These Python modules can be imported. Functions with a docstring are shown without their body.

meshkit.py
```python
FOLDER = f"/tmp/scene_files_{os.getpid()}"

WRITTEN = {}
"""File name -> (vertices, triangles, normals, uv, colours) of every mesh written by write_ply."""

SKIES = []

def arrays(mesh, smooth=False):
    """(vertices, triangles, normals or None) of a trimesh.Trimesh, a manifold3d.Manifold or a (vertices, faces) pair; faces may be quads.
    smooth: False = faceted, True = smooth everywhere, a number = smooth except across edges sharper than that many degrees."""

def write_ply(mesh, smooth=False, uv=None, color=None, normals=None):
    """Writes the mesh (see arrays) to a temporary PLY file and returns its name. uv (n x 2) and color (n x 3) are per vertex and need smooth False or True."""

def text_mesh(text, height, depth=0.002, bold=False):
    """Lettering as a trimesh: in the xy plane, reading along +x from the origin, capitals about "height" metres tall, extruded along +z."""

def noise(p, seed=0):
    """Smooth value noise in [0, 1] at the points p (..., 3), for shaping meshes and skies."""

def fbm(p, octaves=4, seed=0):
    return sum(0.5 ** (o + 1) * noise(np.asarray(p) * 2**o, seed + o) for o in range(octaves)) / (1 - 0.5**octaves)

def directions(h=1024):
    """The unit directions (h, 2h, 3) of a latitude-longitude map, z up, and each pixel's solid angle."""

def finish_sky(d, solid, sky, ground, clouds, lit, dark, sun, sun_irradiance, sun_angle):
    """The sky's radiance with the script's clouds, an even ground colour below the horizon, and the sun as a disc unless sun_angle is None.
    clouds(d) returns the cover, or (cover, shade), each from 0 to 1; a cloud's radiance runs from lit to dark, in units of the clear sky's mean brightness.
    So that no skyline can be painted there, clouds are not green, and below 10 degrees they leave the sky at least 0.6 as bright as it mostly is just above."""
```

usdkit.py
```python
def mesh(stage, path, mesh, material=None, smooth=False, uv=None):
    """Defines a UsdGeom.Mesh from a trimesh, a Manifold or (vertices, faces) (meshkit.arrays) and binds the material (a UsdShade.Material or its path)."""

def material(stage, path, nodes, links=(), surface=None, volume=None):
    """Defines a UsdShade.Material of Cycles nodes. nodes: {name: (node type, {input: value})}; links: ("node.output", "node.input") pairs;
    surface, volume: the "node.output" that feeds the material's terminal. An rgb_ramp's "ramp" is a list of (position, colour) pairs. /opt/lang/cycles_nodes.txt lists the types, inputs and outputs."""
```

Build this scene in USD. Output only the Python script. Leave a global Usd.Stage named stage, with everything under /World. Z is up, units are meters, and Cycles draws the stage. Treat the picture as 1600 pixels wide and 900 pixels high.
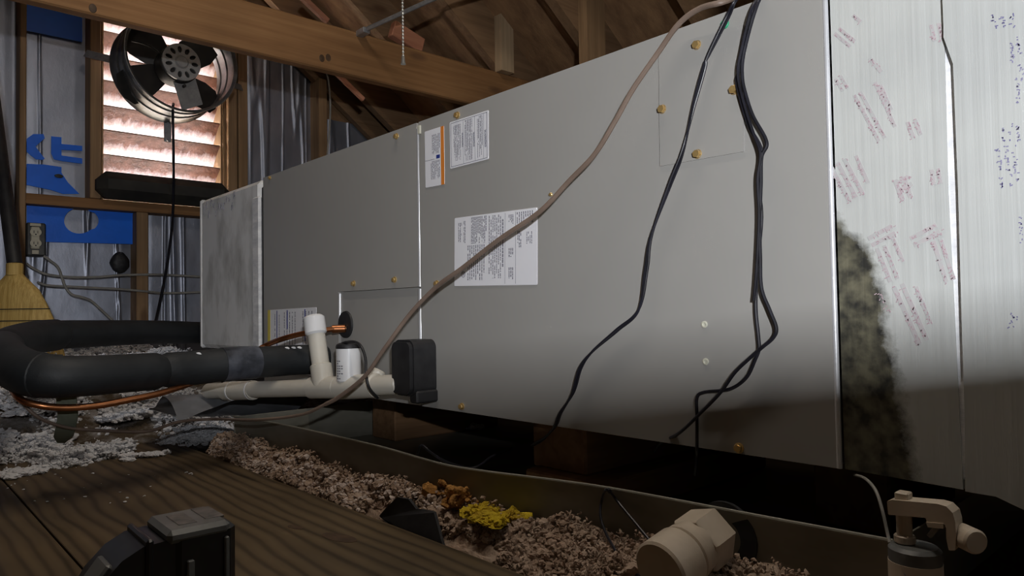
import math, random
import numpy as np, trimesh, usdkit, meshkit
from shapely.geometry import Polygon, Point, box as sbox
from shapely import affinity
from shapely.ops import unary_union
from pxr import Usd, UsdGeom, UsdLux, UsdShade, Gf

stage = Usd.Stage.CreateInMemory()
UsdGeom.SetStageUpAxis(stage, 'Z')
UsdGeom.Xform.Define(stage, '/World')
UsdGeom.Scope.Define(stage, '/World/Looks')

# ------------------------------------------------------------------ camera, lights
# x runs across the attic (into the air handler), y along it (towards the gable wall), z up; deck top = 0
YAW, PITCH, ROLL, FPX, EYE = math.radians(42.377), math.radians(1.855), math.radians(-0.963), 1115.3, np.array([0, 0, 0.30])
FW = np.array([math.sin(YAW) * math.cos(PITCH), math.cos(YAW) * math.cos(PITCH), math.sin(PITCH)])
_r = np.array([math.cos(YAW), -math.sin(YAW), 0.0]); _u = np.cross(_r, FW)
RT = _r * math.cos(ROLL) + _u * math.sin(ROLL); UP = -_r * math.sin(ROLL) + _u * math.cos(ROLL)
cam = UsdGeom.Camera.Define(stage, '/World/camera')
cam.CreateHorizontalApertureAttr(36.0); cam.CreateFocalLengthAttr(36.0 * FPX / 1600)
cam.CreateClippingRangeAttr(Gf.Vec2f(0.03, 200))
cam.AddTransformOp().Set(Gf.Matrix4d(*RT, 0, *UP, 0, *(-FW), 0, *EYE, 1))
EXPOSURE = 0.0
cam.CreateExposureAttr(EXPOSURE)

SKY = UsdLux.DomeLight.Define(stage, '/World/sky')          # overcast daylight outside, seen through the gable louvre
SKY.CreateIntensityAttr(15.0); SKY.CreateColorAttr(Gf.Vec3f(0.93, 0.96, 1.0))

HF = np.array([math.sin(YAW), math.cos(YAW), 0.0]); HR = np.array([math.cos(YAW), -math.sin(YAW), 0.0])
LAMP = EYE - 0.35 * HF + 0.13 * HR + np.array([0, 0, 0.16])  # work light standing behind the photographer
LAMP_INTENSITY = 5300.0
lamp = UsdLux.RectLight.Define(stage, '/World/work_light_beam')
lamp.CreateWidthAttr(0.05); lamp.CreateHeightAttr(0.018); lamp.CreateIntensityAttr(LAMP_INTENSITY)
lamp.CreateColorAttr(Gf.Vec3f(0.965, 0.975, 1.0))
lamp.AddTransformOp().Set(Gf.Matrix4d(*HR, 0, 0, 0, 1, 0, *(-HF), 0, *LAMP, 1))

# added dim fill light, set in a made-up frosted window behind the camera
FILL_WIN = (-2.0, -0.3, 0.35, 1.55)
rear_fill = UsdLux.RectLight.Define(stage, '/World/added_fill')
rear_fill.CreateWidthAttr(FILL_WIN[1] - FILL_WIN[0]); rear_fill.CreateHeightAttr(FILL_WIN[3] - FILL_WIN[2]); rear_fill.CreateIntensityAttr(0.24)
rear_fill.CreateColorAttr(Gf.Vec3f(1.0, 0.90, 0.78))
rear_fill.AddTransformOp().Set(Gf.Matrix4d(1, 0, 0, 0, 0, 0, 1, 0, 0, -1, 0, 0, (FILL_WIN[0] + FILL_WIN[1]) / 2, -3.935, (FILL_WIN[2] + FILL_WIN[3]) / 2, 1))

# unseen lamp above the pull chain, stretched into a shop light to soften shadows
SHOP = np.array([0.48, 0.72, 2.02]); SHOP_L = 1.12
shop = UsdLux.RectLight.Define(stage, '/World/unseen_shop_glow')
shop.CreateWidthAttr(0.06); shop.CreateHeightAttr(SHOP_L); shop.CreateIntensityAttr(47.0); shop.CreateColorAttr(Gf.Vec3f(1.0, 0.885, 0.75))
shop.AddTranslateOp().Set(Gf.Vec3d(*map(float, SHOP)))

# ------------------------------------------------------------------ helpers
def V(*a): return np.array(a, float)
def P(px, py, X=None, Y=None, Z=None, d=None):
    """the point of the attic that was measured at this place of the photograph, on the plane x=X, y=Y, z=Z or at depth d"""
    r = RT * (px - 800) / FPX - UP * (py - 450) / FPX + FW
    k = d if d is not None else (X / r[0] if X is not None else (Y / r[1] if Y is not None else (Z - EYE[2]) / r[2]))
    return EYE + r * k

used = {}
def numbered(parent, name):
    n = used.get((parent, name), 0); used[(parent, name)] = n + 1
    return name if n == 0 else f'{name}_{n:03d}'
def pathof(parent):
    return '/World' if parent is None else str(parent.GetPath())
def data(o, label=None, cat=None, group=None, kind=None):
    for k, v in (('label', label), ('category', cat), ('group', group), ('kind', kind)):
        if v: o.SetCustomDataByKey(k, v)
    return o
def thing(name, label=None, cat=None, group=None, kind=None):
    x = UsdGeom.Xform.Define(stage, '/World/' + numbered('/World', name)).GetPrim()
    return data(x, label, cat, group, kind)
def obj(name, mesh, mat, parent=None, smooth=35, label=None, cat=None, group=None, kind=None):
    p = pathof(parent)
    if isinstance(mesh, list): mesh = trimesh.util.concatenate(mesh)
    o = usdkit.mesh(stage, p + '/' + numbered(p, name), mesh, mat, smooth=smooth).GetPrim()
    return data(o, label, cat, group, kind)

def rbox(x0, x1, y0, y1, z0, z1, b=0.002):
    b = min(b, (x1 - x0) / 2.1, (y1 - y0) / 2.1, (z1 - z0) / 2.1)
    pts = []
    for sx in (0, 1):
        for sy in (0, 1):
            for sz in (0, 1):
                c = V(x1 if sx else x0, y1 if sy else y0, z1 if sz else z0)
                s = V(-b if sx else b, -b if sy else b, -b if sz else b)
                for k in range(3):
                    q = c + s; q[k] = c[k]; pts.append(q)
    return trimesh.convex.convex_hull(np.array(pts))
def prism(poly, axis, a0, a1):
    """polygon in (y,z), (x,z) or (x,y), extruded along x, y or z from a0 to a1"""
    g = poly if hasattr(poly, 'geom_type') else Polygon(poly)
    gs = getattr(g, 'geoms', [g]); out = []
    for q in gs:
        if q.area <= 0: continue
        m = trimesh.creation.extrude_polygon(q.buffer(0), 1.0, engine='earcut')
        v = np.array(m.vertices); t = a0 + (a1 - a0) * v[:, 2]
        w = {'x': np.c_[t, v[:, 0], v[:, 1]], 'y': np.c_[v[:, 0], t, v[:, 1]], 'z': np.c_[v[:, 0], v[:, 1], t]}[axis]
        m = trimesh.Trimesh(w, m.faces, process=False); m.fix_normals(); out.append(m)
    return trimesh.util.concatenate(out)
def frame_of(d):
    d = np.asarray(d, float); d = d / np.linalg.norm(d)
    a = V(0, 0, 1) if abs(d[2]) < 0.9 else V(1, 0, 0)
    u = np.cross(a, d); u /= np.linalg.norm(u)
    return u, np.cross(d, u), d
def lathe(profile, p0, direction, n=32, squash=1.0):
    """(radius, height) profile turned about direction from p0"""
    u, v, d = frame_of(direction); a = np.linspace(0, 2 * math.pi, n, endpoint=False)
    vs, fs = [], []
    for r, h in profile:
        r = max(r, 1e-5)
        vs.append(p0 + np.outer(np.cos(a) * r, u) + np.outer(np.sin(a) * r * squash, v) + h * d)
    for i in range(len(profile) - 1):
        for j in range(n):
            k = (j + 1) % n; A = i * n
            fs += [[A + j, A + k, A + n + k], [A + j, A + n + k, A + n + j]]
    m = trimesh.Trimesh(np.vstack(vs), fs, process=False); return m
def cyl(p0, p1, r, n=20, r1=None, b=0.0):
    p0, p1 = np.asarray(p0, float), np.asarray(p1, float); L = np.linalg.norm(p1 - p0); r1 = r if r1 is None else r1
    b = min(b, L / 3, r / 2)
    return lathe([(0, 0), (r - b, 0), (r, b), (r1, L - b), (r1 - b, L), (0, L)] if b else [(0, 0), (r, 0), (r1, L), (0, L)], p0, p1 - p0, n)
def smooth_path(pts, k=8):
    pts = [np.asarray(p, float) for p in pts]; q = [2 * pts[0] - pts[1]] + pts + [2 * pts[-1] - pts[-2]]; out = []
    for i in range(1, len(q) - 2):
        a, b, c, d = q[i - 1:i + 3]
        for t in np.linspace(0, 1, k, endpoint=False):
            out.append(0.5 * (2 * b + (c - a) * t + (2 * a - 5 * b + 4 * c - d) * t * t + (3 * b - a - 3 * c + d) * t ** 3))
    return np.array(out + [pts[-1]])
def tube(pts, r, n=10, k=8, curve=True):
    c = smooth_path(pts, k) if curve else np.array(pts, float)
    R = np.broadcast_to(np.asarray(r, float), (len(c),)) if np.ndim(r) == 0 else np.interp(np.linspace(0, 1, len(c)), np.linspace(0, 1, len(r)), r)
    T = np.gradient(c, axis=0); T /= np.linalg.norm(T, axis=1, keepdims=True) + 1e-12
    u, v, _ = frame_of(T[0]); a = np.linspace(0, 2 * math.pi, n, endpoint=False); vs, fs = [], []
    for i in range(len(c)):
        u = u - T[i] * (u @ T[i]); u /= np.linalg.norm(u); v = np.cross(T[i], u)
        vs.append(c[i] + R[i] * (np.outer(np.cos(a), u) + np.outer(np.sin(a), v)))
    N = len(c)
    for i in range(N - 1):
        for j in range(n):
            q = (j + 1) % n; A = i * n
            fs += [[A + j, A + q, A + n + q], [A + j, A + n + q, A + n + j]]
    vs.append(c[[0]]); vs.append(c[[-1]])
    for j in range(n):
        q = (j + 1) % n
        fs += [[N * n, q, j], [N * n + 1, (N - 1) * n + j, (N - 1) * n + q]]
    return trimesh.Trimesh(np.vstack(vs), fs, process=False)
def beam(p0, p1, w, h, up=V(0, 0, 1), b=0.002):
    """timber from p0 to p1 (centre line), w across, h along up"""
    p0, p1 = np.asarray(p0, float), np.asarray(p1, float); d = p1 - p0; L = np.linalg.norm(d); d /= L
    s = np.cross(up, d); s /= np.linalg.norm(s); u = np.cross(d, s)
    m = rbox(0, L, -w / 2, w / 2, -h / 2, h / 2, b)
    m.vertices = p0 + np.outer(m.vertices[:, 0], d) + np.outer(m.vertices[:, 1], s) + np.outer(m.vertices[:, 2], u)
    return m
def grid(fn, u0, u1, v0, v1, nu, nv):
    """sheet of points fn(u, v)"""
    U, W = np.meshgrid(np.linspace(u0, u1, nu), np.linspace(v0, v1, nv), indexing='ij')
    p = fn(U, W).reshape(-1, 3); i = np.arange(nu * nv).reshape(nu, nv)
    a, b, c, d = i[:-1, :-1].ravel(), i[1:, :-1].ravel(), i[1:, 1:].ravel(), i[:-1, 1:].ravel()
    return trimesh.Trimesh(p, np.vstack([np.c_[a, b, c], np.c_[a, c, d]]), process=False)
def pxpoly(pts, X=None, Y=None):
    q = [P(a, b, X=X, Y=Y) for a, b in pts]
    return Polygon([(p[1], p[2]) for p in q] if X is not None else [(p[0], p[2]) for p in q])

# ------------------------------------------------------------------ materials
def M(name, c1, c2=None, scale=8, stretch=(1, 1, 1), rough=0.5, metal=0.0, bump=0.0, bscale=None, lo=0.35, hi=0.65, detail=4, spec=0.5, island=0.0, coat=0.0, rvar=0.0):
    c2 = c1 if c2 is None else c2
    n = {'g': ('geometry', {}), 'm': ('mapping', {'scale': stretch}), 'n': ('noise_texture', {'scale': scale, 'detail': detail, 'roughness': 0.6}),
         'r': ('map_range', {'from_min': lo, 'from_max': hi, 'clamp': True}), 'c': ('mix_color', {'a': c1, 'b': c2}),
         'p': ('principled_bsdf', {'roughness': rough, 'metallic': metal, 'specular_ior_level': spec, 'coat_weight': coat})}
    l = [('g.position', 'm.vector'), ('m.vector', 'n.vector'), ('n.fac', 'r.value'), ('r.result', 'c.fac'), ('c.result', 'p.base_color')]
    if rvar:
        n['rr'] = ('map_range', {'from_min': 0.3, 'from_max': 0.7, 'to_min': rough - rvar, 'to_max': rough + rvar, 'clamp': True})
        l += [('n.fac', 'rr.value'), ('rr.result', 'p.roughness')]
    if island:
        n['i'] = ('map_range', {'from_min': 0.0, 'from_max': 1.0, 'to_min': 1 - island, 'to_max': 1 + island})
        n['h'] = ('hsv', {})
        l = [x for x in l if x[1] != 'p.base_color'] + [('g.random_per_island', 'i.value'), ('i.result', 'h.value'), ('c.result', 'h.color'), ('h.color', 'p.base_color')]
    if bump:
        n['bn'] = ('noise_texture', {'scale': bscale or scale * 3, 'detail': 5, 'roughness': 0.65}); n['b'] = ('bump', {'strength': 1.0, 'distance': bump})
        l += [('m.vector', 'bn.vector'), ('bn.fac', 'b.height'), ('b.normal', 'p.normal')]
    return usdkit.material(stage, '/World/Looks/' + name, n, l, surface='p.BSDF')
def wood(name, c1, c2, axis, rough=0.7, fine=55, knots=(0.12, 0.06, 0.03)):
    st = [fine, fine, fine]; st[axis] = 2.2
    ks = [9, 9, 9]; ks[axis] = 3.5
    n = {'g': ('geometry', {}), 'm': ('mapping', {'scale': st}), 'n': ('noise_texture', {'scale': 1.0, 'detail': 5, 'roughness': 0.6, 'distortion': 0.4}),
         'm2': ('mapping', {'scale': (2.3, 2.3, 2.3)}), 'n2': ('noise_texture', {'scale': 1.0, 'detail': 3}),
         'mk': ('mapping', {'scale': ks}), 'vo': ('voronoi_texture', {'scale': 1.0}), 'kr': ('map_range', {'from_min': 0.06, 'from_max': 0.16, 'to_min': 0.75, 'to_max': 0.0, 'clamp': True}),
         'r': ('map_range', {'from_min': 0.3, 'from_max': 0.7, 'clamp': True}), 'r2': ('map_range', {'from_min': 0.3, 'from_max': 0.7, 'to_min': 0.7, 'to_max': 1.2, 'clamp': True}),
         'c': ('mix_color', {'a': c1, 'b': c2}), 'k': ('mix_color', {'b': knots}), 'h': ('hsv', {}),
         'b': ('bump', {'distance': 0.001, 'strength': 1.0}), 'p': ('principled_bsdf', {'roughness': rough, 'specular_ior_level': 0.3})}
    l = [('g.position', 'm.vector'), ('m.vector', 'n.vector'), ('n.fac', 'r.value'), ('r.result', 'c.fac'), ('g.position', 'm2.vector'), ('m2.vector', 'n2.vector'), ('n2.fac', 'r2.value'),
         ('g.position', 'mk.vector'), ('mk.vector', 'vo.vector'), ('vo.distance', 'kr.value'), ('kr.result', 'k.fac'), ('c.result', 'k.a'),
         ('r2.result', 'h.value'), ('k.result', 'h.color'), ('h.color', 'p.base_color'), ('n.fac', 'b.height'), ('b.normal', 'p.normal')]
    return usdkit.material(stage, '/World/Looks/' + name, n, l, surface='p.BSDF')

WX = wood('timber_across', (0.20, 0.098, 0.038), (0.30, 0.160, 0.068), 0)
WZ = wood('timber_upright', (0.22, 0.135, 0.070), (0.34, 0.215, 0.115), 2)
WR = wood('rafter_timber', (0.17, 0.100, 0.052), (0.27, 0.165, 0.09), 0)
OSB = M('roof_boarding', (0.16, 0.085, 0.042), (0.34, 0.20, 0.10), scale=9, stretch=(1, 2.2, 1), rough=0.75, bump=0.002, bscale=30, lo=0.3, hi=0.7, detail=6)
BLOCKW = wood('block_timber', (0.22, 0.12, 0.06), (0.36, 0.21, 0.11), 0)
DARKW = M('dark_rough', (0.012, 0.012, 0.011), (0.03, 0.027, 0.022), scale=14, rough=0.75, bump=0.001)
# deck plywood: wavy grain along y
DECK = usdkit.material(stage, '/World/Looks/deck_plywood', {
    'g': ('geometry', {}), 'm': ('mapping', {'scale': (1, 0.42, 1)}), 'w': ('wave_texture', {'scale': 13.0, 'distortion': 9.0, 'detail': 2.0, 'detail_scale': 0.45, 'detail_roughness': 0.45}),
    'm2': ('mapping', {'scale': (60, 3, 10)}), 'n2': ('noise_texture', {'scale': 1.0, 'detail': 4}), 'n3': ('noise_texture', {'scale': 5.0, 'detail': 5}),
    'r': ('rgb_ramp', {'ramp': [(0, (0.05, 0.034, 0.017)), (0.35, (0.105, 0.072, 0.037)), (1, (0.125, 0.088, 0.046))]}),
    'c': ('mix_color', {'fac': 0.35, 'b': (0.08, 0.054, 0.027)}), 'h': ('hsv', {}), 'r3': ('map_range', {'from_min': 0.3, 'from_max': 0.7, 'to_min': 0.8, 'to_max': 1.2}),
    'rn': ('map_range', {'from_min': 0.35, 'from_max': 0.65, 'to_max': 0.5, 'clamp': True}),
    'b': ('bump', {'distance': 0.0006}), 'p': ('principled_bsdf', {'roughness': 0.55, 'specular_ior_level': 0.3})},
    [('g.position', 'm.vector'), ('m.vector', 'w.vector'), ('w.fac', 'r.fac'), ('r.color', 'c.a'), ('g.position', 'm2.vector'), ('m2.vector', 'n2.vector'), ('n2.fac', 'rn.value'), ('rn.result', 'c.fac'),
     ('g.position', 'n3.vector'), ('n3.fac', 'r3.value'), ('r3.result', 'h.value'), ('c.result', 'h.color'), ('h.color', 'p.base_color'), ('w.fac', 'b.height'), ('b.normal', 'p.normal')], surface='p.BSDF')
KNOT = M('wood_knot', (0.05, 0.026, 0.012), (0.09, 0.05, 0.024), scale=60, rough=0.6)
CAB = M('cabinet_paint', (0.355, 0.35, 0.335), (0.375, 0.37, 0.355), scale=3, rough=0.33, spec=0.5, bump=0.00004, bscale=400)
EDGE = M('bright_panel_edge', (0.82, 0.84, 0.88), (0.7, 0.72, 0.76), scale=20, rough=0.3, metal=0.35)
STICK = M('sticker_paper', (0.90, 0.91, 0.96), (0.87, 0.88, 0.94), scale=10, rough=0.45)
INK = M('printed_ink', (0.24, 0.24, 0.29), rough=0.5)
INKB = M('blue_ink', (0.03, 0.05, 0.28), rough=0.5)
ORANGE = M('orange_band', (0.80, 0.26, 0.04), rough=0.5)
YELLOW = M('yellow_band', (0.75, 0.62, 0.10), rough=0.5)
BRASS = M('brass', (0.92, 0.66, 0.28), (0.78, 0.52, 0.20), scale=60, rough=0.28, metal=0.72)
GREEN = M('green_plastic', (0.05, 0.42, 0.22), rough=0.35)
PALEPL = M('pale_plastic', (0.62, 0.62, 0.52), rough=0.4)
RUBBER = M('black_rubber', (0.010, 0.010, 0.012), (0.022, 0.022, 0.024), scale=30, rough=0.55, bump=0.0003, bscale=200)
FOAM = M('black_foam_sleeve', (0.006, 0.008, 0.010), (0.016, 0.019, 0.022), scale=9, rough=0.62, bump=0.0008, bscale=55)
TAPE = M('black_tape', (0.02, 0.023, 0.03), (0.11, 0.12, 0.15), scale=16, rough=0.36, bump=0.0008, bscale=60)
COPPER = M('copper', (0.72, 0.30, 0.13), (0.42, 0.17, 0.08), scale=14, rough=0.33, metal=1.0)
PVC = M('pvc', (0.66, 0.64, 0.58), (0.58, 0.55, 0.48), scale=7, rough=0.36)
PVCW = M('white_pvc', (0.80, 0.81, 0.83), (0.74, 0.75, 0.77), scale=9, rough=0.33)
PVCT = M('cream_pvc', (0.56, 0.48, 0.38), (0.46, 0.38, 0.29), scale=12, rough=0.42, bump=0.0005, bscale=40)
BLKW = M('black_wire', (0.008, 0.008, 0.012), (0.018, 0.018, 0.028), scale=30, rough=0.35)
BRNW = M('brown_wire', (0.175, 0.125, 0.098), (0.23, 0.17, 0.135), scale=20, rough=0.42)
GREYC = M('grey_cable', (0.36, 0.35, 0.32), (0.26, 0.25, 0.23), scale=20, rough=0.5)
PAN = M('grey_pan_metal', (0.20, 0.195, 0.16), (0.27, 0.26, 0.22), scale=10, stretch=(1, 1, 2), rough=0.5, metal=0.25, bump=0.0006, bscale=14)
GALV = M('galvanised_steel', (0.32, 0.33, 0.35), (0.44, 0.45, 0.47), scale=40, rough=0.42, metal=0.7)
FANRING = M('fan_housing_steel', (0.13, 0.135, 0.14), (0.24, 0.235, 0.23), scale=14, rough=0.42, metal=0.7)
FANDARK = M('fan_black', (0.010, 0.009, 0.008), (0.022, 0.018, 0.015), scale=25, rough=0.6)
MOTOR = M('motor_grey', (0.30, 0.30, 0.30), (0.40, 0.40, 0.40), scale=40, rough=0.4, metal=0.35)
LOUVRE = usdkit.material(stage, '/World/Looks/glare_louvre', {      # rusty brown slats; daylight glare painted pale toward the outer edge, ragged
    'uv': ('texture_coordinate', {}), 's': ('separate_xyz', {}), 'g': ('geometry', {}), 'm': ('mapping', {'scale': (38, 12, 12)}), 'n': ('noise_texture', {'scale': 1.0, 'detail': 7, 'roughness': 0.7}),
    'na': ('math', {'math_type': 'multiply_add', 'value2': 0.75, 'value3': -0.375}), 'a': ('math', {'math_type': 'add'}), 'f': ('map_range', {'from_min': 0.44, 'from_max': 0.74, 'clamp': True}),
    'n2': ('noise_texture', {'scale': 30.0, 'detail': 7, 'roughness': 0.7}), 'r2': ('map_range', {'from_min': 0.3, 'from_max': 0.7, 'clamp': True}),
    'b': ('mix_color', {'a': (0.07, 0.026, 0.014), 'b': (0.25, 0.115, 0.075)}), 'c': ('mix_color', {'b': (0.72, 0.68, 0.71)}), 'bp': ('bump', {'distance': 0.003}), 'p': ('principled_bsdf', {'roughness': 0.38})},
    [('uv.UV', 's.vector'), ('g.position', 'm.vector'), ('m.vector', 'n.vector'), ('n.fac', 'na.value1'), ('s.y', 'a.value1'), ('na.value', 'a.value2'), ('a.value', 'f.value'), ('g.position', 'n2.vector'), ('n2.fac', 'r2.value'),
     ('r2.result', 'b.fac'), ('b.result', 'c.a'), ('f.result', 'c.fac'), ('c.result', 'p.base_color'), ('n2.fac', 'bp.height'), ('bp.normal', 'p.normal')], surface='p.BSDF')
FOIL = M('foil_facing', (0.34, 0.37, 0.45), (0.44, 0.47, 0.56), scale=5, stretch=(2, 1, 1), rough=0.45, metal=0.8, bump=0.0006, bscale=26)
BLUE = M('blue_print', (0.0, 0.17, 0.95), (0.0, 0.14, 0.80), scale=7, rough=0.4, bump=0.0006, bscale=30)
DUCTL = M('duct_board_facing', (0.86, 0.88, 0.90), (0.36, 0.365, 0.355), scale=7, stretch=(1, 1.6, 0.8), rough=0.5, metal=0.0, lo=0.45, hi=0.75, detail=7, bump=0.0007, bscale=30)
FOILTAPE = M('foil_tape', (0.95, 0.96, 0.98), (0.70, 0.72, 0.76), scale=40, stretch=(1, 0.5, 1.5), rough=0.35, metal=0.0, bump=0.002, bscale=28)
WASH = M('pale_pink_wash', (0.50, 0.46, 0.475), (0.475, 0.485, 0.485), scale=90, rough=0.45, detail=3)
PINK = M('pink_print', (0.44, 0.30, 0.345), (0.49, 0.41, 0.44), scale=60, rough=0.5)
PURPLE = M('purple_print', (0.16, 0.15, 0.30), (0.30, 0.29, 0.42), scale=60, rough=0.5)
STRAW = M('broom_straw', (0.42, 0.27, 0.07), (0.60, 0.42, 0.14), scale=1, stretch=(150, 150, 4), rough=0.65, bump=0.002, bscale=1)
INSW = M('white_insulation', (0.88, 0.89, 0.93), (0.76, 0.77, 0.81), scale=30, rough=0.95, bump=0.002, bscale=160, island=0.10, spec=0.1)
INST = M('tan_insulation', (0.54, 0.42, 0.33), (0.40, 0.285, 0.21), scale=26, rough=0.95, bump=0.002, bscale=160, island=0.16, spec=0.1)
DEBRIS = M('brown_debris', (0.10, 0.075, 0.05), (0.36, 0.34, 0.33), scale=22, rough=0.95, bump=0.006, bscale=90, lo=0.42, hi=0.68, spec=0.1)
INSP = M('pale_pink_insulation', (0.72, 0.62, 0.57), (0.56, 0.46, 0.41), scale=30, rough=0.95, spec=0.1, island=0.12)
INSY = M('yellow_fibreglass', (0.62, 0.46, 0.03), (0.42, 0.28, 0.03), scale=40, rough=0.95, bump=0.004, bscale=200, spec=0.1)
INSO = M('orange_fibreglass', (0.50, 0.26, 0.08), (0.36, 0.17, 0.05), scale=40, rough=0.95, bump=0.004, bscale=200, spec=0.1)
BATT = M('battery_plastic', (0.008, 0.008, 0.009), (0.014, 0.014, 0.015), scale=60, rough=0.34)
GREYPL = M('grey_plastic', (0.10, 0.105, 0.105), (0.14, 0.145, 0.14), scale=30, rough=0.4)
GREYPATCH = M('reflection_grey', (0.16, 0.14, 0.13), (0.06, 0.06, 0.06), scale=70, rough=0.5)  # grey tone that paints reflections on the battery top
STRAP = M('grey_green_strap', (0.12, 0.14, 0.10), (0.20, 0.22, 0.17), scale=18, rough=0.6, bump=0.0006)
OUTLET = M('beige_receptacle', (0.58, 0.54, 0.42), rough=0.4)
OBOX = M('outlet_box_steel', (0.05, 0.05, 0.05), (0.09, 0.09, 0.085), scale=30, rough=0.5, metal=0.4)
CHAIN = M('chain_metal', (0.62, 0.60, 0.54), rough=0.3, metal=0.9)
SHEET = M('grey_liner_sheet', (0.10, 0.105, 0.115), (0.17, 0.18, 0.20), scale=12, rough=0.45, bump=0.001, bscale=25)
GYP = M('drywall_back', (0.30, 0.25, 0.19), (0.22, 0.18, 0.13), scale=6, rough=0.9)

def duct_facing(name, stain):
    """brushed white mastic on duct board, optionally with the mould stain that climbs from the lower left corner"""
    n = {'g': ('geometry', {}), 'm': ('mapping', {'scale': (30, 110, 2.2)}), 'n': ('noise_texture', {'scale': 1.0, 'detail': 4}),
         'n2': ('noise_texture', {'scale': 7.0, 'detail': 5}), 'c': ('mix_color', {'a': (0.47, 0.49, 0.485), 'b': (0.55, 0.57, 0.555)}), 'r2': ('map_range', {'from_min': 0.35, 'from_max': 0.65, 'clamp': True}),
         'b': ('bump', {'distance': 0.0012}), 'p': ('principled_bsdf', {'roughness': 0.42})}
    l = [('g.position', 'm.vector'), ('m.vector', 'n.vector'), ('g.position', 'n2.vector'), ('n2.fac', 'r2.value'), ('r2.result', 'c.fac'), ('n.fac', 'b.height'), ('b.normal', 'p.normal')]
    if stain:
        n |= {'s': ('separate_xyz', {}), 'w1': ('map_range', {'from_min': 0.43, 'from_max': 0.34, 'to_min': -0.028, 'to_max': 0.034, 'clamp': True}), 'w2': ('map_range', {'from_min': 0.34, 'from_max': 0.13, 'to_min': 0.0, 'to_max': 0.030, 'clamp': True}), 'w': ('math', {'math_type': 'add'}),   # width of the stain at this height
              'd': ('math', {'math_type': 'subtract', 'value1': 0.318}), 'q': ('math', {'math_type': 'subtract'}), 'ns': ('noise_texture', {'scale': 38.0, 'detail': 6, 'roughness': 0.7}),
              'na': ('math', {'math_type': 'multiply_add', 'value2': 0.034, 'value3': -0.017}), 'q2': ('math', {'math_type': 'add'}),
              'f': ('map_range', {'from_min': -0.005, 'from_max': 0.008, 'clamp': True}), 'nd': ('noise_texture', {'scale': 55.0, 'detail': 5}),
              'dr': ('map_range', {'from_min': 0.35, 'from_max': 0.65, 'clamp': True}), 'dc': ('mix_color', {'a': (0.012, 0.011, 0.008), 'b': (0.15, 0.14, 0.09)}), 'sc': ('mix_color', {}),
              'fm': ('math', {'math_type': 'multiply', 'value2': 0.96})}
        l += [('g.position', 's.vector'), ('s.z', 'w1.value'), ('s.z', 'w2.value'), ('w1.result', 'w.value1'), ('w2.result', 'w.value2'), ('s.y', 'd.value2'), ('w.value', 'q.value1'), ('d.value', 'q.value2'), ('g.position', 'ns.vector'), ('ns.fac', 'na.value1'),
              ('q.value', 'q2.value1'), ('na.value', 'q2.value2'), ('q2.value', 'f.value'), ('g.position', 'nd.vector'), ('nd.fac', 'dr.value'), ('dr.result', 'dc.fac'),
              ('f.result', 'fm.value1'), ('fm.value', 'sc.fac'), ('c.result', 'sc.a'), ('dc.result', 'sc.b'), ('sc.result', 'p.base_color')]
    else:
        l.append(('c.result', 'p.base_color'))
    return usdkit.material(stage, '/World/Looks/' + name, n, l, surface='p.BSDF')
DUCTA, DUCTB = duct_facing('mastic_stained', True), duct_facing('mastic_clean', False)

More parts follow.
